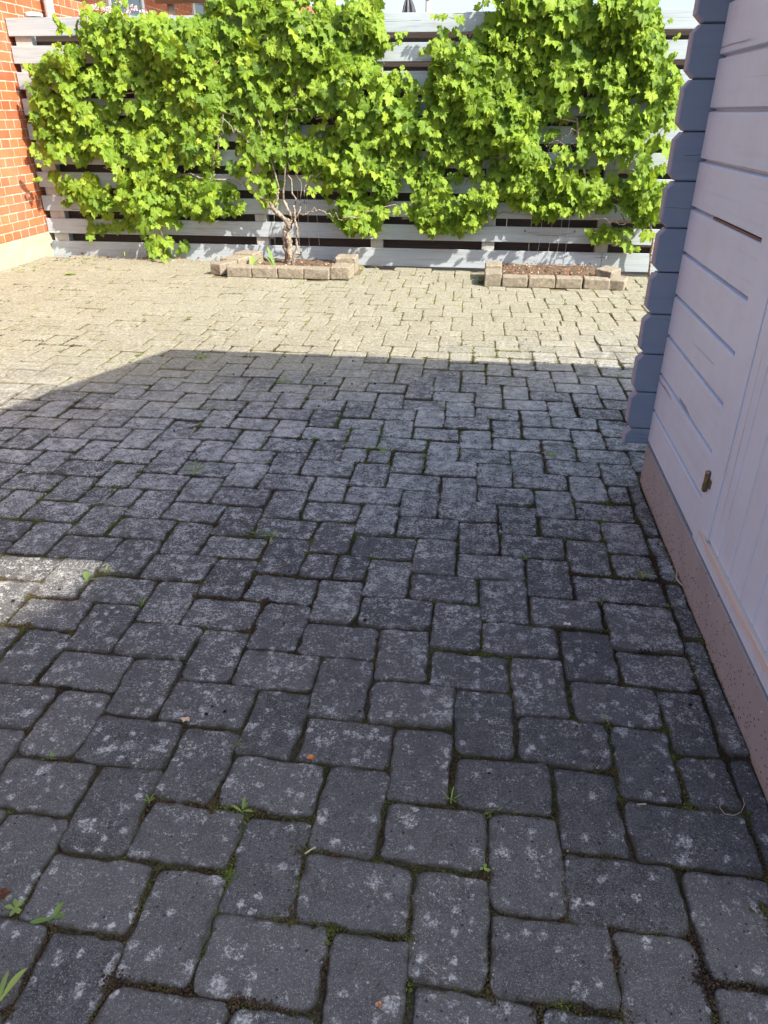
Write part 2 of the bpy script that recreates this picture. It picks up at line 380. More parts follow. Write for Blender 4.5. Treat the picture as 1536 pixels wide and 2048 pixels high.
def grid_params(n, edge):
    inner = np.linspace(-1+edge*3, 1-edge*3, n)
    return np.concatenate([[-1, -1+edge*0.35, -1+edge, -1+edge*2], inner, [1-edge*2, 1-edge, 1-edge*0.35, 1]])
V_all = []; F_all = []; rn_f = []; ed_v = []; nv = 0
for (x0, x1, y0, y1) in clean:
    cx, cy = (x0+x1)/2, (y0+y1)/2
    d = math.hypot(cx, cy); vis = abs(cx+0.12*cy) < 0.25+0.56*cy + 0.3
    gap = random.uniform(0.0008, 0.0048)
    hx, hy = (x1-x0)/2-gap, (y1-y0)/2-gap
    if cy < 2.0 and vis: n = 17
    elif cy < 3.4 and vis: n = 8
    else: n = 3
    gu = grid_params(n, min(0.07, 0.006/hx)) ; gv = grid_params(n, min(0.09, 0.006/hy))
    U, Vv = np.meshgrid(gu, gv, indexing='ij')
    X = U*hx; Y = Vv*hy
    R = min(random.uniform(0.014, 0.026), hx*0.8, hy*0.8)
    ax = np.abs(X)-(hx-R); ay = np.abs(Y)-(hy-R); cm = (ax > 0) & (ay > 0)
    uu = np.clip(ax/R, 0, 1); vv = np.clip(ay/R, 0, 1)
    de = np.minimum(hx-np.abs(X), hy-np.abs(Y))
    X2 = np.where(cm, np.sign(X)*((hx-R)+R*uu*np.sqrt(1-vv*vv/2)), X); Y2 = np.where(cm, np.sign(Y)*((hy-R)+R*vv*np.sqrt(1-uu*uu/2)), Y)
    wx, wy = X2+cx, Y2+cy
    s1 = random.uniform(0, 90)
    # ragged tumbled outline
    k = np.clip(1-de/0.022, 0, 1)
    ox = fbm(wx*34+s1, wy*34, 4)*0.0062 + vnoise(wx*9+s1, wy*9+7)*0.003; oy = fbm(wx*34, wy*34+s1, 4)*0.0062 + vnoise(wx*9+5, wy*9+s1)*0.003
    rot = math.radians(random.gauss(0, 0.9))
    dx, dy = random.gauss(0, 0.0013), random.gauss(0, 0.0013)
    px = X2+ox*k; py = Y2+oy*k
    wx = cx+dx+px*math.cos(rot)-py*math.sin(rot); wy = cy+dy+px*math.sin(rot)+py*math.cos(rot)
    r = random.uniform(0.004, 0.0065)
    dd = np.clip(de, 0, r)
    z = -(r-np.sqrt(np.maximum(r*r-(r-dd)**2, 0)))*1.0 + 0.0012*fbm(wx*38+s1, wy*38, 3) + 0.0016*vnoise(wx*11+s1, wy*11)
    z = z + random.gauss(0, 0.0019) + random.gauss(0, 0.010)*px + random.gauss(0, 0.010)*py + und(wx, wy)
    N1, N2 = U.shape
    V = np.stack([wx, wy, z], -1).reshape(-1, 3)
    idx = np.arange(N1*N2).reshape(N1, N2)
    F = np.stack([idx[:-1, :-1], idx[1:, :-1], idx[1:, 1:], idx[:-1, 1:]], -1).reshape(-1, 4)
    # skirt
    loop = np.concatenate([idx[0, :], idx[1:, -1], idx[-1, -2::-1], idx[-2:0:-1, 0]])
    S = V[loop].copy(); S[:, 2] = -0.05
    m = len(loop); sk = N1*N2+np.arange(m)
    F2 = np.stack([loop, np.roll(loop, -1), np.roll(sk, -1), sk], -1)
    V_all += [V, S]; F_all.append(np.concatenate([F, F2])+nv)
    rn_f.append(np.full(len(F)+len(F2), random.random())); ed_v += [de.ravel(), np.zeros(m)]
    nv += len(V)+len(S)
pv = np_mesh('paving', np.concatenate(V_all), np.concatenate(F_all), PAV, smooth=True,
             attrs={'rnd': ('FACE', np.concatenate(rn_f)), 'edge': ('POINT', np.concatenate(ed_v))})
tag(pv, kind='structure')
# joint soil bed
nx, ny = 260, 290
gx = np.linspace(HX+0.003, 3.6, nx); gy = np.linspace(-1.3, 7.52, ny); GX, GY = np.meshgrid(gx, gy, indexing='ij')
GZ = -0.0075 + 0.003*fbm(GX*9, GY*9) + 0.002*vnoise(GX*40, GY*40) + 0.0018*np.clip(GY-3.6, 0, 1)
GZ = np.minimum(GZ, -0.0064)+und(GX, GY)
GZ = GZ-0.055*np.clip((GY-6.99-0.03*vnoise(GX*9, GY))/0.05, 0, 1)*np.clip((GX+1.15)/0.05, 0, 1) - 0.03*np.clip((GY-7.18)/0.05, 0, 1)
idx = np.arange(nx*ny).reshape(nx, ny)
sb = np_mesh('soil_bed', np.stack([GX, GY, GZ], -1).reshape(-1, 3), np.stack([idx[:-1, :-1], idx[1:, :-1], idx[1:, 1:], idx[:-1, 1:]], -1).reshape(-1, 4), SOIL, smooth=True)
tag(sb, kind='structure')

# ---- moss, grit and crumbs
octV = np.array([(1, 0, 0), (-1, 0, 0), (0, 1, 0), (0, -1, 0), (0, 0, 1), (0, 0, -1)], float)
octF = np.array([(0, 2, 4), (2, 1, 4), (1, 3, 4), (3, 0, 4), (2, 0, 5), (1, 2, 5), (3, 1, 5), (0, 3, 5)])
def scatter(name, P, size, rnd, mat, flat=0.7):
    n = len(P); ang = rng.random(n)*6.28; c, s = np.cos(ang), np.sin(ang)
    j = octV[None]*rng.uniform(0.6, 1.3, (n, 6, 1))*size[:, None, None]
    V = np.stack([j[..., 0]*c[:, None]-j[..., 1]*s[:, None], j[..., 0]*s[:, None]+j[..., 1]*c[:, None], j[..., 2]*flat], -1)+P[:, None]
    F = (octF[None]+(np.arange(n)*6)[:, None, None]).reshape(-1, 3)
    return np_mesh(name, V.reshape(-1, 3), F, mat, attrs={'rnd': ('FACE', np.repeat(rnd, 8))})
R_ = np.array(clean)
def joint_points(n, ylo, yhi, spread):
    sel = R_[((R_[:, 2]+R_[:, 3])/2 > ylo) & ((R_[:, 2]+R_[:, 3])/2 < yhi) & (R_[:, 0] > -4.3)]
    cxs = (sel[:, 0]+sel[:, 1])/2; cys = (sel[:, 2]+sel[:, 3])/2
    sel = sel[np.abs(cxs+0.12*cys) < 0.5+0.56*cys]
    k = rng.integers(0, len(sel), n); r = sel[k]; side = rng.integers(0, 4, n); t = rng.random(n)
    t = np.where(rng.random(n) < 0.35, rng.choice([0.0, 1.0], n)+rng.normal(0, 0.05, n), t)
    x = np.where(side < 2, r[:, 0]+t*(r[:, 1]-r[:, 0]), np.where(side == 2, r[:, 0], r[:, 1]))
    y = np.where(side >= 2, r[:, 2]+t*(r[:, 3]-r[:, 2]), np.where(side == 0, r[:, 2], r[:, 3]))
    return x+rng.normal(0, spread, n), y+rng.normal(0, spread, n)
MOSS = mat_attrcol('moss', [(0.0, (0.018, 0.015, 0.012)), (0.35, (0.075, 0.045, 0.026)), (0.6, (0.065, 0.085, 0.02)), (0.85, (0.13, 0.17, 0.03)), (1.0, (0.26, 0.30, 0.05))])
Ps = []; Sz = []; Rn = []
for n, a, b, sp, s0, s1 in ((140000, 0.3, 2.2, 0.0052, 0.0007, 0.0028), (70000, 2.0, 4.4, 0.0055, 0.0012, 0.0034), (26000, 4.0, 7.3, 0.0055, 0.0018, 0.0042)):
    x, y = joint_points(n, a, b, sp)
    m = fbm(x*3.1+9, y*3.1, 3)+0.5*vnoise(x*14, y*14)
    keep = m > rng.normal(-0.18 if a < 3.9 else 0.12, 0.28, n); x, y, m = x[keep], y[keep], m[keep]
    sz = rng.uniform(s0, s1, len(x))*(1+np.clip(m, 0, 1)*0.7)
    z = -0.006+rng.random(len(x))*0.0090*(0.5+np.clip(m, 0, 1))
    Ps.append(np.stack([x, y, z], -1)); Sz.append(sz)
    g_ = 0.10+0.50*(vnoise(x*2.3+40, y*2.3)+1)/2+0.25*vnoise(x*20, y*20)+(0.12 if a > 1.9 else 0)+(0.2 if a > 3.9 else 0)
    Rn.append(np.clip(g_+rng.normal(0, 0.14, len(x)), 0, 0.8 if a < 3.9 else 1.0))
o = scatter('joint_moss', np.concatenate(Ps), np.concatenate(Sz), np.concatenate(Rn), MOSS)
tag(o, 'green and brown moss filling the joints between the grey paving stones', 'moss', kind='stuff')
CRUMB = mat_attrcol('crumbs', [(0.0, (0.010, 0.010, 0.010)), (0.55, (0.035, 0.025, 0.018)), (0.8, (0.12, 0.085, 0.05)), (1.0, (0.45, 0.38, 0.24))])
n = 9000
x = rng.uniform(-3.6, 1.5, n); y = 0.4+6.4*rng.random(n)**0.8
m = fbm(x*1.7+50, y*1.7, 3); keep = m > rng.normal(0.25, 0.5, n); x, y = x[keep], y[keep]; keep = (y < 4.2) | (rng.random(len(x)) < 0.35); x, y = x[keep], y[keep]
keep = ~((x > WX-0.01) & (y < 2.8)); x, y = x[keep], y[keep]
sz = np.where(rng.random(len(x)) < 0.16, rng.uniform(0.002, 0.0058, len(x)), rng.uniform(0.0006, 0.0018, len(x)))*(1+y*0.10)
rn = np.clip(rng.random(len(x))**1.6 + np.where(y > 4.0, 0.35, 0.0), 0, 1)
o = scatter('dirt_crumbs', np.stack([x, y, 0.001+sz*0.4], -1), sz, rn, CRUMB)
tag(o, 'dark soil crumbs and pale grit scattered over the paving', 'crumbs', kind='stuff')

# ------------------------------------------------------------------ fence
fence = empty('timber_fence', (-1.2, FY+0.06, 0), 'long pale painted timber fence of horizontal boards behind the grapevines', 'fence')
tops = [1.999-0.2075*i for i in range(9)]+[0.128]
slat = MB()
posts_x = [-4.22, -3.19, -2.142, -1.018, 0.04, 1.084, 2.14, 3.20]
for i, zt in enumerate(tops):
    cuts = sorted(random.sample([1, 3, 5], 1)) if i not in (9, 4) else [5]
    xs = [HX+0.008]+[posts_x[c]+0.012 for c in cuts]+[3.34]
    for k in range(len(xs)-1):
        t0 = random.gauss(0, 0.002); t1 = random.gauss(0, 0.002); h = (0.137 if i < 9 else 0.163)+random.gauss(0, 0.001)
        b = MB(); bm = bmesh.new()
        x0, x1 = xs[k]+0.0015, xs[k+1]-0.0015
        b.box(x0, x1, FY+random.uniform(-0.001, 0.001), FY+0.022, zt-h, zt, 0.003)
        V = np.concatenate(b.v); f = (V[:, 0]-x0)/(x1-x0); V[:, 2] += t0*(1-f)+t1*f
        slat.add(V, b.f); bm.free()
slat.build('front_board_panel', FENCE, fence)
back = MB()
for i in range(9):
    zc = (tops[i]-0.137+tops[i+1])/2
    back.box(HX+0.01, 0.2 if i % 2 else -1.0, FY+0.115, FY+0.137, zc-0.072, zc+0.072, 0.003)
    back.box(0.204 if i % 2 else -0.996, 3.34, FY+0.115, FY+0.137, zc-0.072, zc+0.072, 0.003)
back.build('back_board_panel', FENCE_B, fence)
for i, x in enumerate(posts_x):
    p = MB(); wd = 0.075 if i == 0 else 0.058
    p.box(x-wd, x+wd, FY+0.0235, FY+0.1135, -0.05, 1.985, 0.004)
    p.build('post', POST, fence)
c = MB()
for zz, rr in ((2.0, 0.07), (2.02, 0.085), (2.05, 0.085), (2.062, 0.07)): pass
c.tube([(-4.17, FY+0.19, 1.95), (-4.17, FY+0.19, 2.02), (-4.17, FY+0.19, 2.024), (-4.17, FY+0.19, 2.045), (-4.17, FY+0.19, 2.056)], [0.062, 0.062, 0.082, 0.082, 0.06], 14)
c.build('post_cap', ZINC, fence)

# ------------------------------------------------------------------ brick house on the left, running on behind the fence
house = empty('brick_house', (HX-2, 6, 0), 'red brick house with cream plinth at the left end of the fence', 'house')
h = MB(); h.box(-9.5, HX, -3.0, 25.6, 0.2137, 2.95); h.build('wall', BRICK, house)
h = MB(); h.box(-9.48, HX+0.012, -3.01, 25.61, -0.08, 0.211, 0.006); h.build('plinth', CONC, house)
rf = MB()
rf.add([(HX+0.45, -3.4, 2.86), (HX+0.45, 26, 2.86), (-7, 26, 4.9), (-7, -3.4, 4.9), (-9.95, -3.4, 2.86), (-9.95, 26, 2.86),
        (HX+0.45, -3.4, 2.96), (HX+0.45, 26, 2.96), (-7, 26, 5.0), (-7, -3.4, 5.0), (-9.95, -3.4, 2.96), (-9.95, 26, 2.96)],
       [(0, 1, 2, 3), (3, 2, 5, 4), (6, 9, 8, 7), (9, 10, 11, 8), (0, 6, 7, 1), (4, 5, 11, 10), (0, 3, 9, 6), (3, 4, 10, 9), (1, 7, 8, 2), (2, 8, 11, 5)])
rf.build('roof', REDTILE, house)
dp = MB(); dp.tube([(HX+0.075, 8.02, 2.83), (HX+0.075, 8.02, 1.2), (HX+0.075, 8.02, 0.0)], 0.045, 14)
for zz in (1.6, 2.25): dp.tube([(HX+0.075, 8.02, zz), (HX+0.075, 8.02, zz+0.03)], 0.05, 14)
dp.build('downpipe', ZINC, house)
gt = MB(); gt.tube([(HX+0.5, -3.4, 2.86), (HX+0.5, 26, 2.86)], 0.06, 10); gt.build('gutter', ZINC, house)
for (y0, y1, z0) in ((9.45, 10.45, 0.9), (12.2, 13.3, 2.45), (15.4, 17.4, 1.4), (21.5, 24.2, 1.4)):
    w_ = MB()
    f = 0.07
    w_.box(HX-0.02, HX+0.03, y0, y1, z0, z0+f); w_.box(HX-0.02, HX+0.03, y0, y1, 2.8-f, 2.8)
    w_.box(HX-0.02, HX+0.03, y0, y0+f, z0+f, 2.8-f); w_.box(HX-0.02, HX+0.03, y1-f, y1, z0+f, 2.8-f)
    w_.box(HX-0.02, HX+0.025, (y0+y1)/2-f/2, (y0+y1)/2+f/2, z0+f, 2.8-f)
    wo_ = w_.build('window', WHITEP, house)
    p_ = MB(); p_.box(HX-0.01, HX+0.012, y0+f, y1-f, z0+f, 2.8-f); q = p_.build('pane', GLASS, wo_)
    q.matrix_parent_inverse = wo_.matrix_world.inverted() if False else Matrix()

# ------------------------------------------------------------------ log shed on the right
shed = empty('log_shed', (1.9, 1.2, 0), 'lavender painted log shed with slate blue log ends and mauve plinth board', 'shed')
ZJ = [0.158]+[0.287+0.1415*i for i in range(14)]           # joints of the long wall
EJ = [0.145]+[0.209+0.1440*i for i in range(15)]           # joints of the end wall (half a log out of step)
def profile(js, groove=0.009, ch=0.008):
    pts = []
    for i in range(len(js)-1):
        a, b = js[i], js[i+1]
        pts += [(groove+0.010, a), (groove+0.010, a+0.0018), (groove*0.55, a+0.005), (0.0012, a+ch*0.8), (0, a+ch), (0, b-ch), (0.0012, b-ch*0.8), (groove*0.55, b-0.005), (groove+0.010, b-0.0018)]
    return pts
pr = profile(ZJ)
lw = MB()
def ext_wall(mb, pr, y0, y1, nseg=24, fade_end=True):
    ys = list(np.linspace(y0, y1, nseg)); vs = []
    for j, y in enumerate(ys):
        k = 1.0
        for (d, z) in pr: vs.append((WX+d*k, y, z))
    n = len(pr)
    mb.add(vs, [(j*n+i, (j+1)*n+i, (j+1)*n+i+1, j*n+i+1) for j in range(len(ys)-1) for i in range(n-1)])
ext_wall(lw, pr, 1.995, 2.724)
lw.box(WX+0.020, WX+0.045, 1.995, 2.724, ZJ[0]+0.001, ZJ[-1])
# the part of the wall on the near side of the door
ext_wall(lw, pr, 0.86, 0.985)
lw.box(WX+0.020, WX+0.045, 0.86, 0.985, ZJ[0]+0.001, ZJ[-1])
# gable above the door, up to the roof
lw.add([(WX+0.004, 1.995, 2.0), (WX+0.004, 0.985, 2.0), (WX+0.004, 0.985, 2.14), (WX+0.004, 1.995, 2.14)], [(0, 1, 2, 3)])
lw.add([(WX+0.006, 2.75, 2.12), (WX+0.006, 0.86, 2.12), (WX+0.006, 1.50, 2.57)], [(0, 1, 2)])
lw.build('log_wall', LAV_Y, shed)
bw = MB(); bw.box(WX+0.003, WX+0.016, 2.0, 2.46, 0.9912, 0.9968); bw.build('bare_joint', mat_wood('bare_brown_wood', (0.20, 0.14, 0.10), (0.12, 0.085, 0.06), 1, 1.0, 0.4, 0.8), shed)
# casing, door planks, head
cs = MB(); cs.box(WX-0.0008, WX+0.03, 1.8665, 1.9952, ZJ[0]+0.001, 2.02, 0.0006); cs.box(WX-0.0008, WX+0.03, 0.985, 1.0775, ZJ[0]+0.001, 2.02, 0.0006)
cs.box(WX-0.0005, WX+0.03, 1.078, 1.866, ZJ[0]+0.001, 0.2045, 0.0006); cs.box(WX-0.0006, WX+0.03, 1.078, 1.866, 1.93, 2.02, 0.0006)
cs.build('door_casing', LAV_Z, shed)
door = MB()
yb = [1.8655-0.0985*i for i in range(9)]
prd = []
for i in range(8):
    b_, a_ = yb[i], yb[i+1]
    prd += [(0.020, b_), (0.020, b_-0.0012), (0.003, b_-0.0018), (0, b_-0.0038), (0, a_+0.0038), (0.003, a_+0.0018), (0.020, a_+0.0012)]
vs = []; n = len(prd)
for z in (0.2262, 1.928):
    for d, y in prd: vs.append((WX+0.001+d, y, z))
door.add(vs, [(i, i+1, n+i+1, n+i) for i in range(n-1)])
door.box(WX+0.0225, WX+0.038, yb[-1], yb[0], 0.2262, 1.928)
do = door.build('door', LAV_Z, shed)
sl = MB(); V = []
sl.box(WX-0.011, WX+0.03, 1.078, 1.845, 0.207, 0.2255, 0.002)
sl.box(WX-0.008, WX+0.03, 1.845, 1.9345, 0.208, 0.2200, 0.002)
sl.build('door_sill', PINE, shed)
hg = MB(); hx = WX-0.008
hg.tube([(hx, 1.9665, 0.325), (hx, 1.9665, 0.331)], [0.0055, 0.0075], 12); hg.tube([(hx, 1.9665, 0.331), (hx, 1.9665, 0.349)], 0.0078, 12)
hg.tube([(hx, 1.9665, 0.3505), (hx, 1.9665, 0.383)], 0.0072, 12); hg.tube([(hx, 1.9665, 0.383), (hx, 1.9665, 0.388)], [0.0080, 0.006], 12)
hg.box(WX-0.004, WX+0.001, 1.940, 1.958, 0.343, 0.368, 0.001)
hg.build('hinge', BRASS, shed)
# plinth board with nails
pb = MB(); pb.box(WX-0.006, WX+0.012, 0.87, 2.708, -0.04, 0.1545, 0.003); pbo = pb.build('plinth_board', PLB, shed)
nl = MB()
for y in (2.655, 2.30, 2.18, 1.72, 1.30, 1.0):
    nl = MB(); zn = 0.118+random.uniform(-.012, .014)
    nl.tube([(WX-0.0052, y, zn), (WX-0.0082, y, zn)], [0.0032, 0.0022], 8)
    nails = nl.build('nail_head', STEEL, pbo); nails.matrix_parent_inverse = Matrix()
gp = MB(); gp.box(WX+0.008, WX+0.05, 0.87, 2.71, 0.10, 0.158); gp.build('gap_shade_strip', DARK, shed)  # near-black strip, paints shade into the gap above the plinth board
# projecting log ends at the far corner: stacked, chamfered
def log_end(z0, z1, first):
    x0, x1 = 0.583, WX+0.022
    c_ = 0.024; cz = 0.022; zt = z1-0.0016; zb = z0+0.0016
    if first: out = [(x0, zb), (x0, zt-cz), (x0+c_*0.8, zt), (x1, zt), (x1, zb)]
    else: out = [(x0+c_, zb), (x0, zb+cz), (x0, zt-cz), (x0+c_*0.8, zt), (x1, zt), (x1, zb)]
    bm = bmesh.new()
    fv = [bm.verts.new((x, 2.7255, z)) for x, z in out]; fc = bm.faces.new(fv)
    ex = bmesh.ops.extrude_face_region(bm, geom=[fc])
    for v in ex['geom']:
        if isinstance(v, bmesh.types.BMVert): v.co.y = 2.770
    bmesh.ops.recalc_face_normals(bm, faces=bm.faces)
    bmesh.ops.bevel(bm, geom=[e for e in bm.edges if abs(e.verts[0].co.y-2.7255) < 1e-4 and abs(e.verts[1].co.y-2.7255) < 1e-4 and not (e.verts[0].co.x > x1-1e-3 and e.verts[1].co.x > x1-1e-3)],
                    offset=0.0042, segments=1, affect='EDGES')
    me = bpy.data.meshes.new('log_end')
    cr = []
    for ck in ((1.150, 0.6), (0.992, 1.0), (0.186, 0.55), (0.170, 0.4)):
        if z0 < ck[0] < z1:
            xa = WX-0.001-(WX-x0-0.006)*ck[1]; n_ = 10
            top_ = [bm.verts.new((xa+(WX-xa)*k/n_, 2.7251, ck[0]+random.gauss(0, 0.0006)+0.0007+0.004*(k/n_-0.5)*(1 if ck[0] > 1 else -1))) for k in range(n_+1)]
            bot_ = [bm.verts.new((v.co.x, 2.7251, v.co.z-random.uniform(0.0006, 0.0013))) for v in top_]
            for k in range(n_): cr.append(bm.faces.new((bot_[k], bot_[k+1], top_[k+1], top_[k])))
    bm.normal_update()
    for f in bm.faces: f.material_index = 1 if (f.normal.x < -0.15 and f.calc_area() > 1e-5) and abs(f.normal.z) < 0.95 else 0
    for f in cr: f.material_index = 2
    bm.to_mesh(me); bm.free(); me.materials.append(SLATE); me.materials.append(EDGEP); me.materials.append(DARK)
    return link('log_end', me, None, shed)
for i in range(len(EJ)-2): log_end(EJ[i], EJ[i+1], i == 0)
gc = MB(); gc.box(0.612, WX+0.02, 2.738, 2.762, 0.16, 2.15); gc.build('joint_shade_strip', DARK, shed)
fwm = MB(); fwm.box(WX+0.0225, 3.22, 2.727, 2.768, 0.16, 2.16); fwm.box(3.18, 3.22, 0.86, 2.72, 0.16, 2.16); fwm.box(WX+0.05, 3.18, 0.86, 0.90, 0.16, 2.16)
fwm.build('rear_walls', SLATE, shed)
# side-wall log ends that cross behind the corner
for i in range(13):
    q = MB(); q.box(WX+0.002, WX+0.043, 2.772, 2.85, ZJ[i]+0.002, ZJ[i+1]-0.002, 0.004); q.build('log_end', LAV_Y, shed)
# roof: ridge runs across, gable faces the yard
RX0, RX1 = 0.295, 3.5; yr = 1.50; zr = 2.15+0.315*(3.03-yr)
def slab(mb, y0, z0, y1, z1, x0, x1, th):
    mb.add([(x0, y0, z0), (x1, y0, z0), (x1, y1, z1), (x0, y1, z1), (x0, y0, z0-th), (x1, y0, z0-th), (x1, y1, z1-th), (x0, y1, z1-th)],
           [(0, 1, 2, 3), (7, 6, 5, 4), (0, 4, 5, 1), (1, 5, 6, 2), (2, 6, 7, 3), (3, 7, 4, 0)])
ro = MB(); slab(ro, 3.03, 2.15, yr, zr, RX0+0.02, RX1, 0.035); slab(ro, yr-0.001, zr, 0.70, 2.15, RX0+0.02, RX1, 0.035)
ro.build('roof', TILE, shed)
bb = MB(); slab(bb, 3.03, 2.145, yr, zr-0.005, RX0-0.002, RX0+0.018, 0.11); slab(bb, yr-0.001, zr-0.005, 0.70, 2.145, RX0-0.002, RX0+0.018, 0.11)
bb.build('bargeboard', SLATE, shed)

# ------------------------------------------------------------------ unseen house added behind the camera, shaped to shade the near paving
nh = empty('added_shade_house', (11.0, -7.0, 0), 'unseen gabled house added behind the camera to shade the near paving', 'house')
hX, hY, hE = 7.42, -2.73, 8.5
b = MB(); b.box(hX+0.28, hX+9, hY-9.2, hY-0.27, -0.08, hE-0.16); b.add([(hX+0.29, hY-9.2, hE-0.16), (hX+0.29, hY-0.27, hE-0.16), (hX+0.29, hY-4.73, hE+1.42)], [(0, 1, 2)]); b.build('wall', CONC, nh)  # wall of the added shade house
b = MB(); slab(b, hY, hE, hY-4.73, hE+0.367*4.73, hX, hX+9.3, 0.12); slab(b, hY-4.731, hE+0.367*4.73, hY-9.46, hE, hX, hX+9.3, 0.12); b.build('roof', REDTILE, nh)  # roof of the added shade house
for y0 in (hY-2.4, hY-5.2, hY-8.0):
    for z0 in (0.9, 3.6, 6.3):
        f = MB(); x_ = hX+0.28; f.box(x_-0.03, x_+0.01, y0, y0+1.1, z0, z0+0.08); f.box(x_-0.03, x_+0.01, y0, y0+1.1, z0+1.2, z0+1.28); f.box(x_-0.03, x_+0.01, y0, y0+0.08, z0+0.08, z0+1.2); f.box(x_-0.03, x_+0.01, y0+1.02, y0+1.1, z0+0.08, z0+1.2)
        f.build('window', WHITEP, nh); f = MB(); f.box(x_-0.015, x_-0.005, y0+0.08, y0+1.02, z0+0.08, z0+1.2); f.build('added_house_pane', GLASS, nh)  # windows of the added shade house

# ------------------------------------------------------------------ planter edging blocks and soil
def block_mesh(w_, d_, h_):
    b = MB(); bm = bmesh.new(); bmesh.ops.create_cube(bm, size=1)
    for v in bm.verts: v.co = Vector((v.co.x*w_, v.co.y*d_, (v.co.z+0.5)*h_))
    bmesh.ops.bevel(bm, geom=bm.edges[:], offset=0.010, segments=3, affect='EDGES', profile=0.5)
    bmesh.ops.subdivide_edges(bm, edges=[e for e in bm.edges if e.calc_length() > 0.04], cuts=4, use_grid_fill=True)
    s = random.uniform(0, 50)
    for v in bm.verts:
        v.co += Vector((fbm(v.co.y*18+s, v.co.z*18), fbm(v.co.x*18+s, v.co.z*18+9), fbm(v.co.x*18, v.co.y*18+s)))*0.005
    b.bm(bm, random.random()); return b
BLK = None
def mat_block():
    t = NT('edging_concrete', 0.92, 0.2); n = t.noise(45, 7, 0.75); r = t.attr('rnd')
    c = t.mix(t.ramp(n, 0.3, 0.7), (0.15, 0.13, 0.10), (0.34, 0.30, 0.225))
    c = t.mix(t.ramp(r, 0, 1, 0.0, 0.4), c, (0.20, 0.18, 0.15))
    s = t.n('ShaderNodeSeparateXYZ'); g_ = t.n('ShaderNodeNewGeometry'); t.L(g_.outputs['Normal'], s.inputs[0])
    v = t.vor(150)
    c = t.mix(t.math('MULTIPLY', t.ramp(v, 0.25, 0.1), 0.6), c, (0.5, 0.46, 0.38))
    return t.fin(c, t.bump(n, 0.9, 0.006))
BLK = mat_block()
ORD = ['first', 'second', 'third', 'fourth', 'fifth', 'sixth']
def block(x, y, rz, label, group, w_=0.2, d_=0.135, h_=0.088, tilt=0.0, z=0.0):
    o = block_mesh(w_, d_, h_).build('edging_block', BLK, None, False, 'rnd')
    o.location = (x, y, z); o.rotation_euler = (tilt, random.gauss(0, 0.012), rz)
    return tag(o, label, 'edging block', group)
GA = 'edging blocks round the planter of the left vine'; GB = 'edging blocks round the planter of the right vine'
fa = [(-2.098, 0.222), (-1.868, 0.228), (-1.636, 0.226), (-1.409, 0.222)]
for i, (x, w_) in enumerate(fa):
    block(x, 6.475-0.004*i, -0.01, 'long front edging block of the left planter, %s of four from the left' % ORD[i], GA, w_, 0.135, 0.090)
block(-2.285, 6.58, math.radians(66), 'slanted grey edging block at the left front corner of the left planter', GA, 0.23, 0.12, 0.098)
block(-2.245, 6.80, math.radians(74), 'sandy edging block behind the slanted corner one, at the left end of the left planter', GA, 0.22, 0.20, 0.106)
block(-2.20, 7.05, math.radians(80), 'rear left edging block of the left planter, nearest the fence', GA, 0.22, 0.20, 0.11)
block(-1.205, 6.53, math.radians(88), 'square edging block at the right front corner of the left planter', GA, 0.225, 0.17, 0.105)
block(-1.205, 6.765, math.radians(92), 'taller block behind the right front corner of the left planter', GA, 0.21, 0.185, 0.142)
fb = [(0.272, 0.205), (0.490, 0.212), (0.710, 0.212), (0.928, 0.206)]
for i, (x, w_) in enumerate(fb):
    block(x, 6.36, 0.0, 'long front edging block of the right planter, %s of four from the left' % ORD[i], GB, w_, 0.12, 0.086)
block(0.095, 6.425, math.radians(90), 'upright edging block at the left front corner of the right planter', GB, 0.23, 0.140, 0.108)
block(0.095, 6.66, math.radians(90), 'rear left edging block of the right planter, dark on top', GB, 0.22, 0.140, 0.13)
block(1.110, 6.40, math.radians(72), 'leaning edging block at the right front corner of the right planter', GB, 0.21, 0.135, 0.082)
block(1.055, 6.66, math.radians(60), 'tilted flat block behind the right front corner of the right planter', GB, 0.22, 0.15, 0.11, 0.08)

def soil_patch(x0, x1, y0, y1, zt, label):
    nx, ny = 60, 44; X, Y = np.meshgrid(np.linspace(x0, x1, nx), np.linspace(y0, y1, ny), indexing='ij')
    e = np.minimum(np.minimum(X-x0, x1-X), np.minimum(Y-y0, y1-Y))
    Z = zt+0.012*fbm(X*14, Y*14)-0.05*np.clip(1-e/0.03, 0, 1); idx = np.arange(nx*ny).reshape(nx, ny)
    o = np_mesh('planter_soil', np.stack([X, Y, Z], -1).reshape(-1, 3), np.stack([idx[:-1, :-1], idx[1:, :-1], idx[1:, 1:], idx[:-1, 1:]], -1).reshape(-1, 4), SOILP, smooth=True)
    return tag(o, label, 'soil', kind='stuff')
SOILP = mat_flat('planter_soil', (0.07, 0.052, 0.038), (0.19, 0.14, 0.10), 60, 0.95, 1.0, 0.1, 0.01)
soil_patch(-2.20, -1.27, 6.53, 7.33, 0.012, 'dark soil in the left planter at the foot of the vine trunk')
soil_patch(0.14, 1.05, 6.41, 7.33, 0.018, 'dark soil in the right planter under the fence')
LIT = mat_attrcol('dry_leaf', [(0.0, (0.07, 0.035, 0.02)), (0.5, (0.27, 0.13, 0.08)), (0.8, (0.42, 0.26, 0.19)), (1.0, (0.55, 0.45, 0.33))], 0.8)
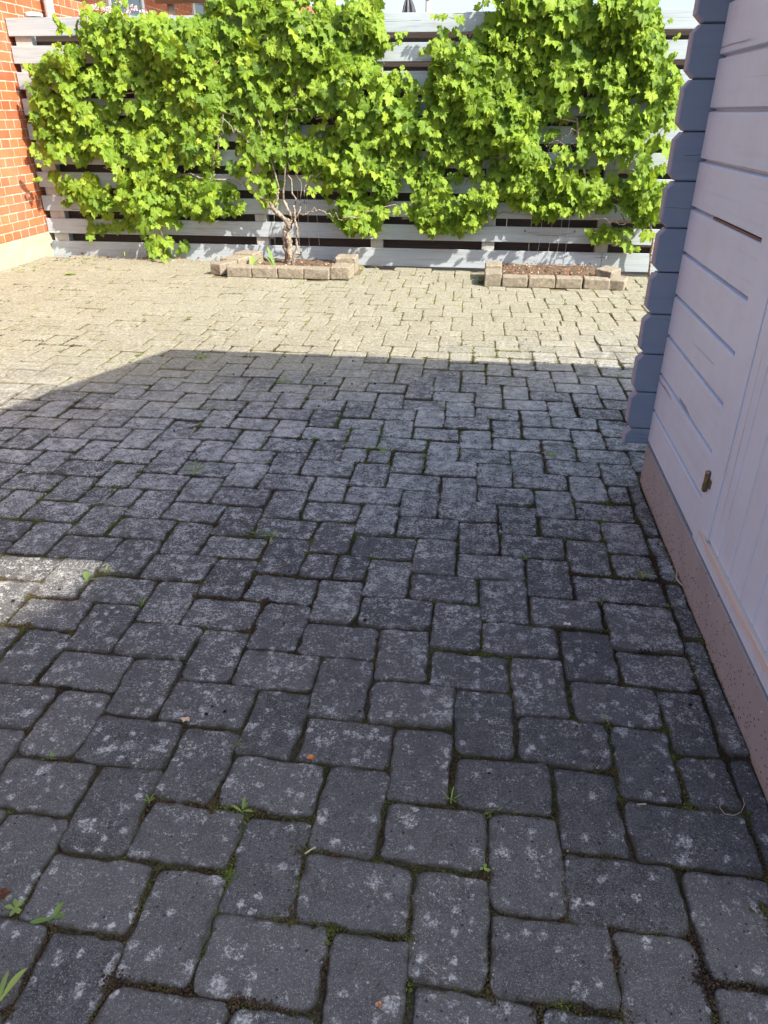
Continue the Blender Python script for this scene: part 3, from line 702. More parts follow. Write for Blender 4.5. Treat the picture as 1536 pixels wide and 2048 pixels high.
def litter(n, x0, x1, y0, y1, z, label, sz=(0.008, 0.03)):
    b = MB()
    for i in range(n):
        cx, cy = random.uniform(x0, x1), y0+(y1-y0)*random.random()**1.3; L_ = random.uniform(*sz); W_ = L_*random.uniform(0.25, 0.8)
        R = Matrix.Rotation(random.uniform(0, 6.28), 3, 'Z') @ Matrix.Rotation(random.gauss(0, 0.6), 3, 'X') @ Matrix.Rotation(random.gauss(0, 0.6), 3, 'Y')
        cu = random.uniform(-0.4, 0.5)*L_
        p = [(-L_/2, 0, cu), (-L_/5, W_/2, 0), (L_/4, W_/2.2, 0), (L_/2, 0, cu), (L_/4, -W_/2.2, 0.1*cu), (-L_/5, -W_/2, 0.1*cu)]
        zz = z+random.random()*0.022
        b.add([tuple(R @ Vector(q)+Vector((cx, cy, zz))) for q in p], [(0, 1, 5), (1, 2, 4, 5), (2, 3, 4)], random.random())
    return tag(b.build('leaf_litter', LIT, None, False, 'rnd'), label, 'leaf litter', kind='stuff')
litter(420, 0.15, 1.05, 6.43, 7.25, 0.030, 'reddish dry leaves heaped inside the right planter')
litter(240, -2.17, -1.28, 6.55, 7.25, 0.022, 'dry leaf scraps on the soil of the left planter')
litter(260, -4.2, -2.4, 7.0, 7.33, 0.002, 'dry leaf scraps along the foot of the fence', (0.006, 0.022))
litter(900, -3.6, 1.3, 3.9, 7.0, 0.003, 'tiny dry leaf bits strewn over the sunny paving', (0.004, 0.012))

# ------------------------------------------------------------------ grape vines
def leaf_variant(seed):
    rs = np.random.default_rng(seed)
    tips = [(0, 1.0), (50, 0.90), (-50, 0.90), (108, 0.78), (-108, 0.78)]
    ang = np.radians(np.linspace(-168, 168, 41)); rad = []
    for a in np.degrees(ang):
        r = 0.0
        for (t, R) in tips:
            d = abs(a-t); r = max(r, R*(1-0.0105*d) if d < 30 else R*0.66)
        r = max(r, 0.66 if abs(a) < 130 else 0.66-0.006*(abs(a)-130)*1.2)
        rad.append(r)
    rad = np.array(rad); rad[1::2] *= 0.885; rad *= 1+0.05*rs.standard_normal(len(rad))
    P = [(0, 0.0, 0.0)]; vein = [1.0]; n = len(ang)
    droop, fold, cup = rs.uniform(0.15, 0.45), rs.uniform(-0.25, 0.5), rs.uniform(-0.3, 0.25)
    for f in (0.45, 0.8, 1.0):
        for i in range(n):
            r = rad[i]*f; x = math.sin(ang[i])*r; y = -math.cos(ang[i])*r - 0.0
            crease = 0.07*math.cos(math.radians(360/54)*0+ang[i]*(360/54.0))*f*rad[i]
            z = -droop*max(0, -y)**2*0.8 + fold*abs(x)*0.45 + cup*r*r*0.6 - crease + 0.035*rs.standard_normal()*f
            P.append((x, y, z)); a = math.degrees(ang[i]); dv = min(abs(a-t) for t, _ in tips); vein.append(math.exp(-(dv/7.0)**2)*(1.1-f*0.6))
    F = []
    for i in range(n-1):
        F.append((0, 1+i, 2+i))
        for k in range(2):
            a, b = 1+k*n+i, 1+(k+1)*n+i
            F += [(a, b, b+1), (a, b+1, a+1)]
    P = np.array(P); P[:, 1] += 0.0
    return P*0.5, np.array(F)[:, ::-1], np.array(vein)
VARS = [leaf_variant(s) for s in range(6)]
def leaf_lo(P, F, v): return P, F, v
def build_leaves(name, items, parent):
    """items: (pos, normal, down dir, size, rnd)"""
    Vs, Fs, Rs, Ve = [], [], [], []; off = 0
    for (p, nrm, dwn, size, r) in items:
        P, F, ve = VARS[random.randrange(6)]
        n_ = Vector(nrm).normalized(); d = Vector(dwn); d = (d-n_*d.dot(n_)).normalized(); s_ = d.cross(n_)
        A = np.array([s_[:], (-d)[:], n_[:]])         # leaf y axis points away from the tip
        Vs.append(P*size @ A + np.array(p)); Fs.append(F+off); off += len(P)
        Rs.append(np.full(len(F), r)); Ve.append(ve)
    return np_mesh(name, np.concatenate(Vs), np.concatenate(Fs), LEAF, parent, True, {'rnd': ('FACE', np.concatenate(Rs)), 'vein': ('POINT', np.concatenate(Ve))})
def vine(name, label, polys, holes, n_target, trunk_fn, group, seed, shoots, top_shoots):
    global rng
    random.seed(seed)
    root = empty(name, trunk_fn['base'], label, 'vine', group)
    items = []; stems = MB()
    xs = [p[0] for pl in polys for p in pl]; zs = [p[1] for pl in polys for p in pl]
    bx = (min(xs), max(xs), min(zs), max(zs)); ox = seed*3.7
    def inside(x, z):
        if not any(inpoly(x, z, pl) for pl in polys): return 0
        for (hp, keep) in holes:
            if inpoly(x, z, hp): return keep
        return 1
    def thick(x, z): return 0.17+0.11*float(vnoise(x*3.4+ox, z*3.4))+0.06*float(vnoise(x*7+ox, z*7))
    def put_leaf(x, y, z, size, r, out=0.0):
        n_ = Vector((random.gauss(0.30, 0.42), random.gauss(-0.80, 0.25), random.gauss(0.50, 0.42)))
        dwn = Vector((random.gauss(0, 0.40), random.gauss(-0.25, 0.2), -1))
        items.append(((x, y, z), n_, dwn, size, r))
        b = Vector((x+random.gauss(0, 0.02), y+random.uniform(0.02, 0.05), z-random.uniform(-0.02, 0.05)))
        stems.tube([(x, y, z), b], [0.0013, 0.0016], 3)
    cnt = 0; tries = 0
    while cnt < n_target and tries < n_target*30:
        tries += 1
        x, z = random.uniform(bx[0], bx[1]), random.uniform(bx[2], bx[3])
        k = inside(x, z)
        if random.random() > k: continue
        dens = 0.58+1.0*float(fbm(x*3.6+ox, z*3.6+5, 3))+0.45*max(0, min(1, (z-0.9)*2))
        if random.random() > dens: continue
        e = 1.0
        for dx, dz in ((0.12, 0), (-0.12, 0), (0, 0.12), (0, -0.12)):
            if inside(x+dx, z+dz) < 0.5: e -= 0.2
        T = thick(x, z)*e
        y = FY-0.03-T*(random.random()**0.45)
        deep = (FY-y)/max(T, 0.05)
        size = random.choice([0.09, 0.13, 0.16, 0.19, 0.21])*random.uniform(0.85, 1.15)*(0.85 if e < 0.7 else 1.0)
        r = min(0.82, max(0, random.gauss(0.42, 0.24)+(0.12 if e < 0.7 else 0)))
        put_leaf(x, y, z, size, r); cnt += 1
    # young shoots with small yellowish leaves
    def shoot(x, y, z, d, L_, nl):
        p = Vector((x, y, z)); d = Vector(d).normalized(); pts = [p.copy()]
        for i in range(nl):
            d = (d+Vector((random.gauss(0, 0.22), random.gauss(0, 0.15), random.gauss(-0.02, 0.18)))).normalized()
            p = p+d*(L_/nl); pts.append(p.copy()); f = i/nl
            side = Vector((random.choice([-1, 1])*0.03, -0.01, 0.005))
            q = p+side*(1-f*0.6)
            items.append((q[:], Vector((random.gauss(0.25, 0.5), -0.7, random.gauss(0.5, 0.4))), Vector((side.x*14, -0.2, -0.6)), (0.10-0.055*f)*random.uniform(0.8, 1.2), min(1, 0.55+0.38*f*random.random()+random.gauss(0, 0.06))))
            stems.tube([p, q], [0.0014, 0.0009], 3)
        stems.tube(pts, list(np.linspace(0.0028, 0.0009, len(pts))), 5)
    for i in range(shoots):
        for _ in range(40):
            x, z = random.uniform(bx[0], bx[1]), random.uniform(bx[2], bx[3])
            if inside(x, z) > 0.5: break
        else: continue
        y = FY-0.06-thick(x, z)*0.9
        shoot(x, y, z, (random.gauss(0, 0.6), -0.55, random.gauss(0.35, 0.5)), random.uniform(0.07, 0.16), random.randint(3, 5))
    for (x, z, dx, dz, L_) in top_shoots:
        shoot(x, FY-0.12, z, (dx, random.gauss(-0.1, 0.1), dz), L_, max(3, int(L_/0.035)))
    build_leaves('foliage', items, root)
    stems.build('shoots', CANE, root)
    canes = MB()
    for (p0, p1, r0) in trunk_fn['canes']:
        a, b = Vector(p0), Vector(p1); n_ = 9; pts = []
        for i in range(n_+1):
            f = i/n_; q = a.lerp(b, f)+Vector((random.gauss(0, 0.018), random.gauss(0, 0.012), random.gauss(0, 0.018)))*(0 if i in (0,) else 1)
            pts.append(q)
        canes.tube(pts, list(np.linspace(r0, r0*0.5, n_+1)), 6, jit=0.12)
    canes.build('branches', BARK, root, True)
    tr = MB()
    for (pts, rad) in trunk_fn['trunk']:
        P = [Vector(p) for p in pts]; dense = []; rr = []
        for i in range(len(P)-1):
            for k in range(5):
                f = k/5; dense.append(P[i].lerp(P[i+1], f)+Vector((random.gauss(0, 0.004), random.gauss(0, 0.004), 0))); rr.append((rad[i]*(1-f)+rad[i+1]*f)*random.uniform(0.62, 1.0))
        dense.append(P[-1]); rr.append(rad[-1])
        tr.tube(dense, rr, 12, jit=0.26)
    tr.build('trunk', BARK, root, True)
    return root
PA = [[(-3.69, 1.84), (-3.55, 2.0), (-3.36, 1.99), (-3.2, 2.08), (-3.13, 1.98), (-2.98, 1.96), (-2.92, 2.03), (-2.76, 1.94), (-2.49, 2.0), (-2.39, 2.12), (-1.62, 2.14), (-1.25, 2.06), (-1.04, 2.06), (-0.94, 1.97), (-0.88, 1.87), (-0.92, 1.71), (-1.01, 1.64), (-1.03, 1.53), (-0.84, 1.55), (-0.64, 1.47), (-0.49, 1.38), (-0.40, 0.30), (-0.78, 0.35), (-1.11, 0.28), (-1.3, 0.28), (-1.45, 0.47), (-1.60, 0.66), (-1.62, 0.83), (-1.88, 0.86), (-1.89, 0.60), (-2.02, 0.53), (-2.2, 0.46), (-2.47, 0.40), (-2.65, 0.36), (-2.78, 0.43), (-2.92, 0.34), (-2.87, 0.09), (-3.04, 0.03), (-3.27, 0.03), (-3.3, 0.20), (-3.57, 0.28), (-3.87, 0.18), (-3.88, 0.52), (-3.71, 0.81), (-3.95, 0.86), (-4.14, 0.9), (-4.20, 1.14), (-4.14, 1.4), (-4.16, 1.62), (-3.91, 1.68)],
      [(-4.15, 0.76), (-3.94, 0.76), (-3.85, 0.63), (-3.9, 0.50), (-4.05, 0.48)]]
HA = [([(-2.50, 1.15), (-2.24, 1.17), (-2.12, 0.84), (-2.47, 0.82)], 0.08), ([(-1.78, 1.24), (-1.40, 1.26), (-1.38, 1.08), (-1.78, 1.07)], 0.35),
      ([(-2.9, 0.80), (-2.35, 0.82), (-2.20, 0.72), (-2.85, 0.70)], 0.35), ([(-1.4, 0.66), (-1.05, 0.66), (-1.05, 0.55), (-1.4, 0.55)], 0.4),
      ([(-3.75, 0.80), (-3.2, 0.86), (-3.25, 0.74), (-3.7, 0.70)], 0.25), ([(-4.1, 0.76), (-3.3, 0.76), (-3.3, 0.62), (-4.1, 0.62)], 0.75),
      ([(-0.66, 1.02), (-0.40, 1.02), (-0.40, 0.70), (-0.65, 0.66)], 0.12), ([(-0.66, 1.42), (-0.48, 1.42), (-0.48, 1.21), (-0.66, 1.21)], 0.15),
      ([(-3.8, 0.46), (-3.3, 0.46), (-3.35, 0.22), (-3.75, 0.24)], 0.22)]
PB = [[(-0.58, 1.4), (-0.52, 1.62), (-0.47, 1.86), (-0.24, 1.88), (-0.07, 2.0), (-0.03, 2.17), (1.18, 2.17), (1.26, 1.93), (1.34, 1.85), (1.33, 1.73), (1.42, 1.65), (1.52, 1.52), (1.5, 1.36), (1.51, 1.11), (1.5, 0.84), (1.5, 0.58), (1.5, 0.42), (1.44, 0.26), (1.31, 0.47), (1.19, 0.52), (1.01, 0.50), (0.81, 0.50), (0.58, 0.43), (0.43, 0.41), (0.34, 0.53), (0.26, 0.51), (0.02, 0.44), (-0.14, 0.30), (-0.54, 0.29), (-0.56, 0.9)],
      [(0.96, 0.32), (1.13, 0.40), (1.36, 0.33), (1.36, 0.18), (1.2, 0.24), (1.0, 0.26)]]
HB = [([(0.61, 1.46), (0.84, 1.46), (0.85, 1.35), (0.63, 1.35)], 0.1), ([(0.36, 1.23), (0.74, 1.25), (0.76, 0.98), (0.42, 0.99)], 0.2),
      ([(0.98, 0.95), (1.22, 0.95), (1.24, 0.77), (1.0, 0.76)], 0.12), ([(0.07, 0.62), (0.36, 0.62), (0.36, 0.48), (0.08, 0.47)], 0.25),
      ([(0.9, 0.68), (1.3, 0.68), (1.3, 0.48), (0.9, 0.48)], 0.6), ([(-0.45, 1.95), (0.0, 2.0), (-0.05, 1.85), (-0.4, 1.8)], 0.35), ([(-0.05, 1.0), (0.2, 1.0), (0.2, 0.8), (-0.05, 0.8)], 0.5)]
bA = (-1.81, 7.06, 0.0)
trunkA = dict(base=bA,
  trunk=[([(-1.81, 7.06, -0.02), (-1.80, 7.07, 0.16), (-1.815, 7.08, 0.27), (-1.795, 7.09, 0.36), (-1.86, 7.09, 0.42), (-1.93, 7.10, 0.47), (-1.96, 7.11, 0.52)], [0.048, 0.036, 0.040, 0.030, 0.028, 0.024, 0.019]),
         ([(-1.83, 7.07, -0.02), (-1.85, 7.08, 0.20), (-1.83, 7.08, 0.33), (-1.80, 7.09, 0.40)], [0.034, 0.022, 0.020, 0.018]),
         ([(-1.78, 7.05, -0.02), (-1.735, 7.06, 0.15), (-1.72, 7.06, 0.28), (-1.73, 7.07, 0.40), (-1.745, 7.08, 0.52)], [0.026, 0.015, 0.013, 0.012, 0.010]),
         ([(-1.745, 7.05, 0.11), (-1.69, 7.05, 0.10), (-1.69, 7.05, 0.125)], [0.014, 0.011, 0.009]),
         ([(-1.80, 7.09, 0.34), (-1.76, 7.09, 0.40), (-1.80, 7.09, 0.47), (-1.84, 7.10, 0.56)], [0.024, 0.020, 0.015, 0.013]),
         ([(-1.95, 7.10, 0.50), (-1.99, 7.10, 0.50)], [0.026, 0.014]), ([(-1.93, 7.10, 0.50), (-1.90, 7.11, 0.58), (-1.88, 7.11, 0.66)], [0.018, 0.014, 0.010])],
  canes=[((-1.745, 7.08, 0.50), (-1.80, 7.15, 1.05), 0.009), ((-1.84, 7.10, 0.56), (-1.78, 7.18, 1.3), 0.010), ((-1.88, 7.11, 0.65), (-2.05, 7.18, 1.25), 0.009),
         ((-1.96, 7.11, 0.52), (-2.35, 7.2, 0.72), 0.009), ((-2.35, 7.2, 0.72), (-3.6, 7.25, 0.80), 0.008), ((-1.73, 7.07, 0.40), (-1.60, 7.15, 0.75), 0.008),
         ((-1.60, 7.15, 0.75), (-1.3, 7.2, 0.9), 0.006), ((-1.76, 7.09, 0.40), (-1.55, 7.1, 0.49), 0.009), ((-1.55, 7.1, 0.49), (-1.30, 7.12, 0.41), 0.008), ((-1.30, 7.12, 0.41), (-0.6, 7.2, 0.55), 0.007),
         ((-1.75, 7.15, 0.95), (-1.62, 7.12, 0.42), 0.004), ((-2.1, 7.15, 1.0), (-2.32, 7.0, 1.22), 0.009), ((-2.45, 7.0, 0.84), (-2.30, 7.0, 1.22), 0.008), ((-1.78, 7.18, 1.3), (-1.3, 7.2, 1.2), 0.008),
         ((-2.0, 7.2, 1.2), (-3.8, 7.25, 1.5), 0.010), ((-1.8, 7.2, 1.3), (-1.3, 7.25, 1.9), 0.008), ((-1.3, 7.2, 1.2), (-0.5, 7.25, 1.1), 0.008), ((-2.4, 7.2, 1.3), (-3.2, 7.25, 1.95), 0.008), ((-3.2, 7.2, 0.8), (-3.1, 7.2, 0.1), 0.006)])
tsA = [(-4.05, 1.62, -1, 0.25, 0.14), (-4.15, 0.98, -1, 0.1, 0.1), (-3.5, 1.98, -0.3, 1, 0.10), (-3.18, 2.05, 0.1, 1, 0.14), (-2.36, 2.08, -0.2, 1, 0.14), (-1.9, 2.08, 0.3, 1, 0.14), (-1.5, 2.06, -0.2, 1, 0.14), (-1.0, 2.0, 0.4, 1, 0.13),
       (-0.95, 1.75, 1, -0.05, 0.16), (-0.92, 1.82, 1, 0.1, 0.16), (-0.75, 1.50, 0.5, 1, 0.08), (-3.72, 1.62, 0.0, 0.9, 0.12), (-3.9, 0.5, -0.6, 0.5, 0.16), (-2.4, 0.5, 0.6, -0.6, 0.08), (-0.6, 1.42, 0.5, 0.6, 0.1), (-0.8, 1.52, 0.1, 1, 0.08), (-1.65, 0.9, 0.1, 1, 0.14), (-1.5, 0.95, -0.2, 1, 0.14)]
vine('grape_vine', 'bright green grapevine with the twisted bare trunk rising from the left planter', PA, HA, 2600, trunkA, 'grapevines trained over the fence', 11, 110, tsA)
trunkB = dict(base=(1.52, 7.22, 0.0),
  trunk=[([(1.52, 7.22, -0.06), (1.50, 7.22, 0.30), (1.42, 7.22, 0.48), (1.1, 7.22, 0.62), (0.85, 7.2, 0.78), (0.76, 7.2, 0.95), (0.72, 7.2, 1.2)], [0.016, 0.014, 0.012, 0.012, 0.011, 0.010, 0.009])],
  canes=[((0.72, 7.2, 1.2), (0.8, 7.2, 1.42), 0.008), ((0.8, 7.2, 1.42), (0.3, 7.24, 1.95), 0.007), ((0.78, 7.2, 0.9), (0.0, 7.22, 0.9), 0.007), ((0.0, 7.22, 0.9), (-0.5, 7.24, 0.45), 0.006), ((0.72, 7.2, 1.2), (-0.4, 7.24, 1.5), 0.007),
         ((0.5, 7.2, 0.98), (0.72, 7.1, 1.18), 0.004), ((0.48, 7.2, 1.02), (0.74, 7.12, 1.04), 0.004), ((0.85, 7.19, 0.55), (1.4, 7.2, 0.75), 0.007), ((1.15, 7.2, 0.42), (1.28, 7.15, 0.50), 0.004), ((0.9, 7.2, 0.45), (1.2, 7.1, 0.40), 0.004), ((0.8, 7.2, 1.42), (1.3, 7.24, 1.9), 0.007), ((0.3, 7.24, 0.5), (-0.3, 7.22, 0.42), 0.006)])
tsB = [(-0.48, 1.74, -1, -0.05, 0.14), (-0.42, 1.72, -0.7, 0.5, 0.12), (-0.30, 1.92, -0.8, 0.5, 0.22), (-0.12, 1.98, -0.5, 0.9, 0.18), (0.0, 2.05, -0.3, 1, 0.12), (0.3, 2.08, 0.1, 1, 0.15), (0.6, 2.08, -0.1, 1, 0.15), (0.9, 2.08, 0.1, 1, 0.15), (1.12, 2.08, 0.3, 1, 0.15),
       (1.22, 1.75, 0.8, 0.9, 0.20), (1.25, 1.65, 0.9, 0.6, 0.24), (1.22, 1.9, 0.6, 0.8, 0.10), (1.4, 1.6, 0.7, 0.5, 0.10), (1.0, 0.32, -1, 0.15, 0.10), (-0.5, 1.45, -0.9, 0.2, 0.08), (-0.5, 1.1, -0.9, 0.2, 0.12), (-0.5, 0.7, -0.9, 0.2, 0.1), (0.6, 1.2, 0.2, 1, 0.15)]
vine('grape_vine', 'bright green grapevine over the right planter, its crown reaching the slate log ends', PB, HB, 1900, trunkB, 'grapevines trained over the fence', 23, 90, tsB)
# wires the vines hang on
tw = empty('trellis_wires', (0.6, FY-0.02, 0.1), 'thin galvanised wires hanging down the fence above the right planter', 'wire trellis')
for x0, x1 in ((0.42, 0.415), (0.52, 0.505), (0.61, 0.60), (0.70, 0.68), (0.76, 0.755)):
    b = MB(); b.tube([(x1, FY-0.012, 0.085+random.uniform(0, 0.02)), ((x0+x1)/2+0.004, FY-0.015, 0.3), (x0, FY-0.012, 1.2), (x0, FY-0.012, 1.9)], 0.0016, 5); b.build('upright_wire', STEEL, tw)
b = MB(); pts = [(0.37+0.45*i/12, FY-0.018, 0.305-0.035*math.sin(math.pi*i/12)) for i in range(13)]; b.tube(pts, 0.0018, 5)
b.tube([(0.37, FY-0.002, 0.315), (0.37, FY-0.018, 0.30)], 0.006, 6); b.tube([(0.82, FY-0.002, 0.315), (0.82, FY-0.018, 0.30)], 0.006, 6); b.build('cross_wire', BARK, tw)
tw = empty('trellis_wires', (-1.8, FY-0.02, 0.1), 'thin galvanised wires hanging beside the vine trunk at the left planter', 'wire trellis')
for x0, x1, z0, z1 in ((-1.98, -2.01, 0.12, 1.2), (-1.75, -1.77, 0.14, 1.1), (-1.67, -1.67, 0.10, 1.1), (-1.60, -1.57, 0.14, 1.0), (-1.93, -1.9, 0.15, 1.0)):
    b = MB(); b.tube([(x1, FY-0.012, z0), ((x0+x1)/2, FY-0.02, 0.45), (x0, FY-0.012, z1)], 0.0016, 5); b.build('upright_wire', STEEL, tw)

# ------------------------------------------------------------------ things seen above the fence
wb = empty('garden_pergola', (-2.6, 9.0, 0), 'weathered round timber rail of a garden pergola showing above the fence', 'pergola')
b = MB(); b.tube([(-3.58, 9.0, 2.315), (-2.9, 9.0, 2.318), (-2.2, 9.0, 2.325), (-1.745, 9.0, 2.335)], 0.048, 12, jit=0.03); b.build('rail', BARKL := mat_wood('weathered_pole', (0.36, 0.29, 0.21), (0.25, 0.2, 0.15), 0, 1.0, 0.5, 0.9), wb, True)
b = MB(); b.tube([(-1.735, 9.0, 2.35), (-1.30, 9.0, 2.36)], 0.045, 12, jit=0.03); b.build('rail', BARKL, wb, True)
for x in (-3.45, -1.74): 
    b = MB(); b.tube([(x, 9.06, -0.08), (x, 9.06, 2.27)], 0.04, 10); b.build('pergola_post', BARKL, wb, True)
ps = empty('closed_parasol', (-0.97, 9.5, 0), 'dark grey folded parasol whose tip shows above the fence', 'parasol')
b = MB(); n = 18; vs = []; zs = [(2.40, 0.004), (2.36, 0.02), (2.27, 0.05), (2.1, 0.085), (1.6, 0.12), (1.2, 0.10)]
for z, r in zs:
    for k in range(n): t = 2*math.pi*k/n; rr = r*(1+0.28*(1 if k % 2 else -1)); vs.append((-0.97+rr*math.cos(t)+0.3*r, 9.5+rr*math.sin(t), z))
b.add(vs, [(i*n+k, i*n+(k+1) % n, (i+1)*n+(k+1) % n, (i+1)*n+k) for i in range(len(zs)-1) for k in range(n)])
b.build('canopy', mat_flat('grey_canvas', (0.08, 0.08, 0.09), (0.16, 0.16, 0.175), 18, 0.9), ps)
b = MB(); b.tube([(-0.97, 9.5, -0.08), (-0.97, 9.5, 2.30)], 0.02, 10); b.build('pole', ZINC, ps)
po = empty('garden_post', (-0.71, 9.0, 0), 'pale round post with a collar standing behind the fence beside the parasol', 'post')
b = MB(); b.tube([(-0.71, 9.0, -0.08), (-0.71, 9.0, 2.6)], 0.028, 12); b.build('pole', POST, po, True)
b = MB(); b.tube([(-0.71, 9.0, 2.268), (-0.71, 9.0, 2.282)], 0.036, 12); b.build('collar', ZINC, po)
# flowering bush
bush = empty('flowering_bush', (-3.75, 7.95, 0), 'small bush with pale pink blossoms peeping over the left end of the fence', 'bush')
SM = mat_attrcol('small_leaf', [(0.0, (0.03, 0.06, 0.015)), (0.5, (0.10, 0.14, 0.03)), (1.0, (0.28, 0.27, 0.09))], 0.7)
BL = mat_attrcol('blossom', [(0.0, (0.60, 0.40, 0.42)), (1.0, (0.85, 0.78, 0.78))], 0.7)
def tuft(n, c, rr, size, nm, mat, parent):
    b = MB()
    for i in range(n):
        v = Vector((random.gauss(0, 1), random.gauss(0, 1), random.gauss(0, 1))).normalized()*random.random()**0.4
        p = Vector(c)+Vector((v.x*rr[0], v.y*rr[1], v.z*rr[2])); s = size*random.uniform(0.6, 1.3)
        R = Matrix.Rotation(random.uniform(0, 6.28), 3, 'Z') @ Matrix.Rotation(random.gauss(0, 0.9), 3, 'X') @ Matrix.Rotation(random.uniform(0, 6.28), 3, 'Z')
        q = [(-s, 0, 0), (-s*0.3, s*0.4, s*0.1), (s*0.4, s*0.35, 0), (s, 0, -s*0.2), (s*0.4, -s*0.35, 0), (-s*0.3, -s*0.4, s*0.1)]
        b.add([tuple(R @ Vector(k)+p) for k in q], [(0, 1, 5), (1, 2, 4, 5), (2, 3, 4)], random.random())
    return b.build(nm, mat, parent, False, 'rnd')
tuft(2600, (-3.68, 7.95, 1.95), (0.34, 0.22, 0.19), 0.016, 'foliage', SM, bush)
b = MB()
for i in range(14): b.tube([(-3.7+random.gauss(0, 0.04), 7.95, -0.08), (-3.7+random.gauss(0, 0.12), 7.95+random.gauss(0, 0.05), 1.0), (-3.7+random.gauss(0, 0.22), 7.95+random.gauss(0, 0.1), 1.9)], [0.012, 0.009, 0.004], 6)
b.build('stems', BARK, bush)
b = MB()
for k, c in enumerate([(-3.74, 7.85, 2.12), (-3.90, 7.9, 2.08), (-3.50, 7.9, 2.16), (-3.38, 7.9, 2.12), (-3.30, 7.95, 2.09), (-3.45, 7.9, 2.08), (-3.2, 7.9, 2.07), (-3.62, 7.85, 2.10)]):
    tuft(70, c, (0.045, 0.04, 0.032), 0.013, 'blossom', BL, bush)

# ------------------------------------------------------------------ weeds, leaves and twigs on the paving
WG = mat_attrcol('weed_leaf', [(0.0, (0.05, 0.10, 0.025)), (0.5, (0.13, 0.22, 0.06)), (1.0, (0.28, 0.36, 0.10))], 0.6, tr=0.25)
def gpt(u_, v_):
    d = rt*(u_-768)+dn*(v_-1024)+fw*1472; t = -Hc/d.z; return (d.x*t, d.y*t)
def blade(b, c, az, L_, W_, lift, a, curl=0.4):
    d = Vector((math.cos(az), math.sin(az), 0)); s = Vector((-d.y, d.x, 0)); P = []; n_ = 6
    for i in range(n_+1):
        f = i/n_; w_ = W_*math.sin(math.pi*min(1, 0.12+f*0.88))**0.8*(0.35+0.65*min(1, f*1.8)); z = L_*(lift*f-curl*f*f)
        m = Vector(c)+d*L_*f*0.95+Vector((0, 0, max(0.001-c[2], z)+0.002)); P += [m+s*w_/2+Vector((0, 0, w_*0.18)), m, m-s*w_/2+Vector((0, 0, w_*0.18))]
    b.add([p[:] for p in P], [(i*3+k, i*3+k+1, i*3+k+4, i*3+k+3) for i in range(n_) for k in range(2)], a)
def rosette(x, y, leaves, label, name='weed', mat=WG, grp='small weeds in the paving joints'):
    b = MB()
    for (az, L_, W_, lift, a) in leaves:
        az += random.gauss(0, 14); L_ *= random.uniform(0.65, 1.1)
        blade(b, (x+random.gauss(0, 0.002), y+random.gauss(0, 0.002), -0.002), math.radians(az), L_, W_*random.uniform(0.8, 1.1), lift*random.uniform(0.7, 1.3), min(1, max(0, a+random.gauss(0, 0.1))))
    o = b.build(name, mat, None, True, 'rnd'); return tag(o, label, 'weed', grp)
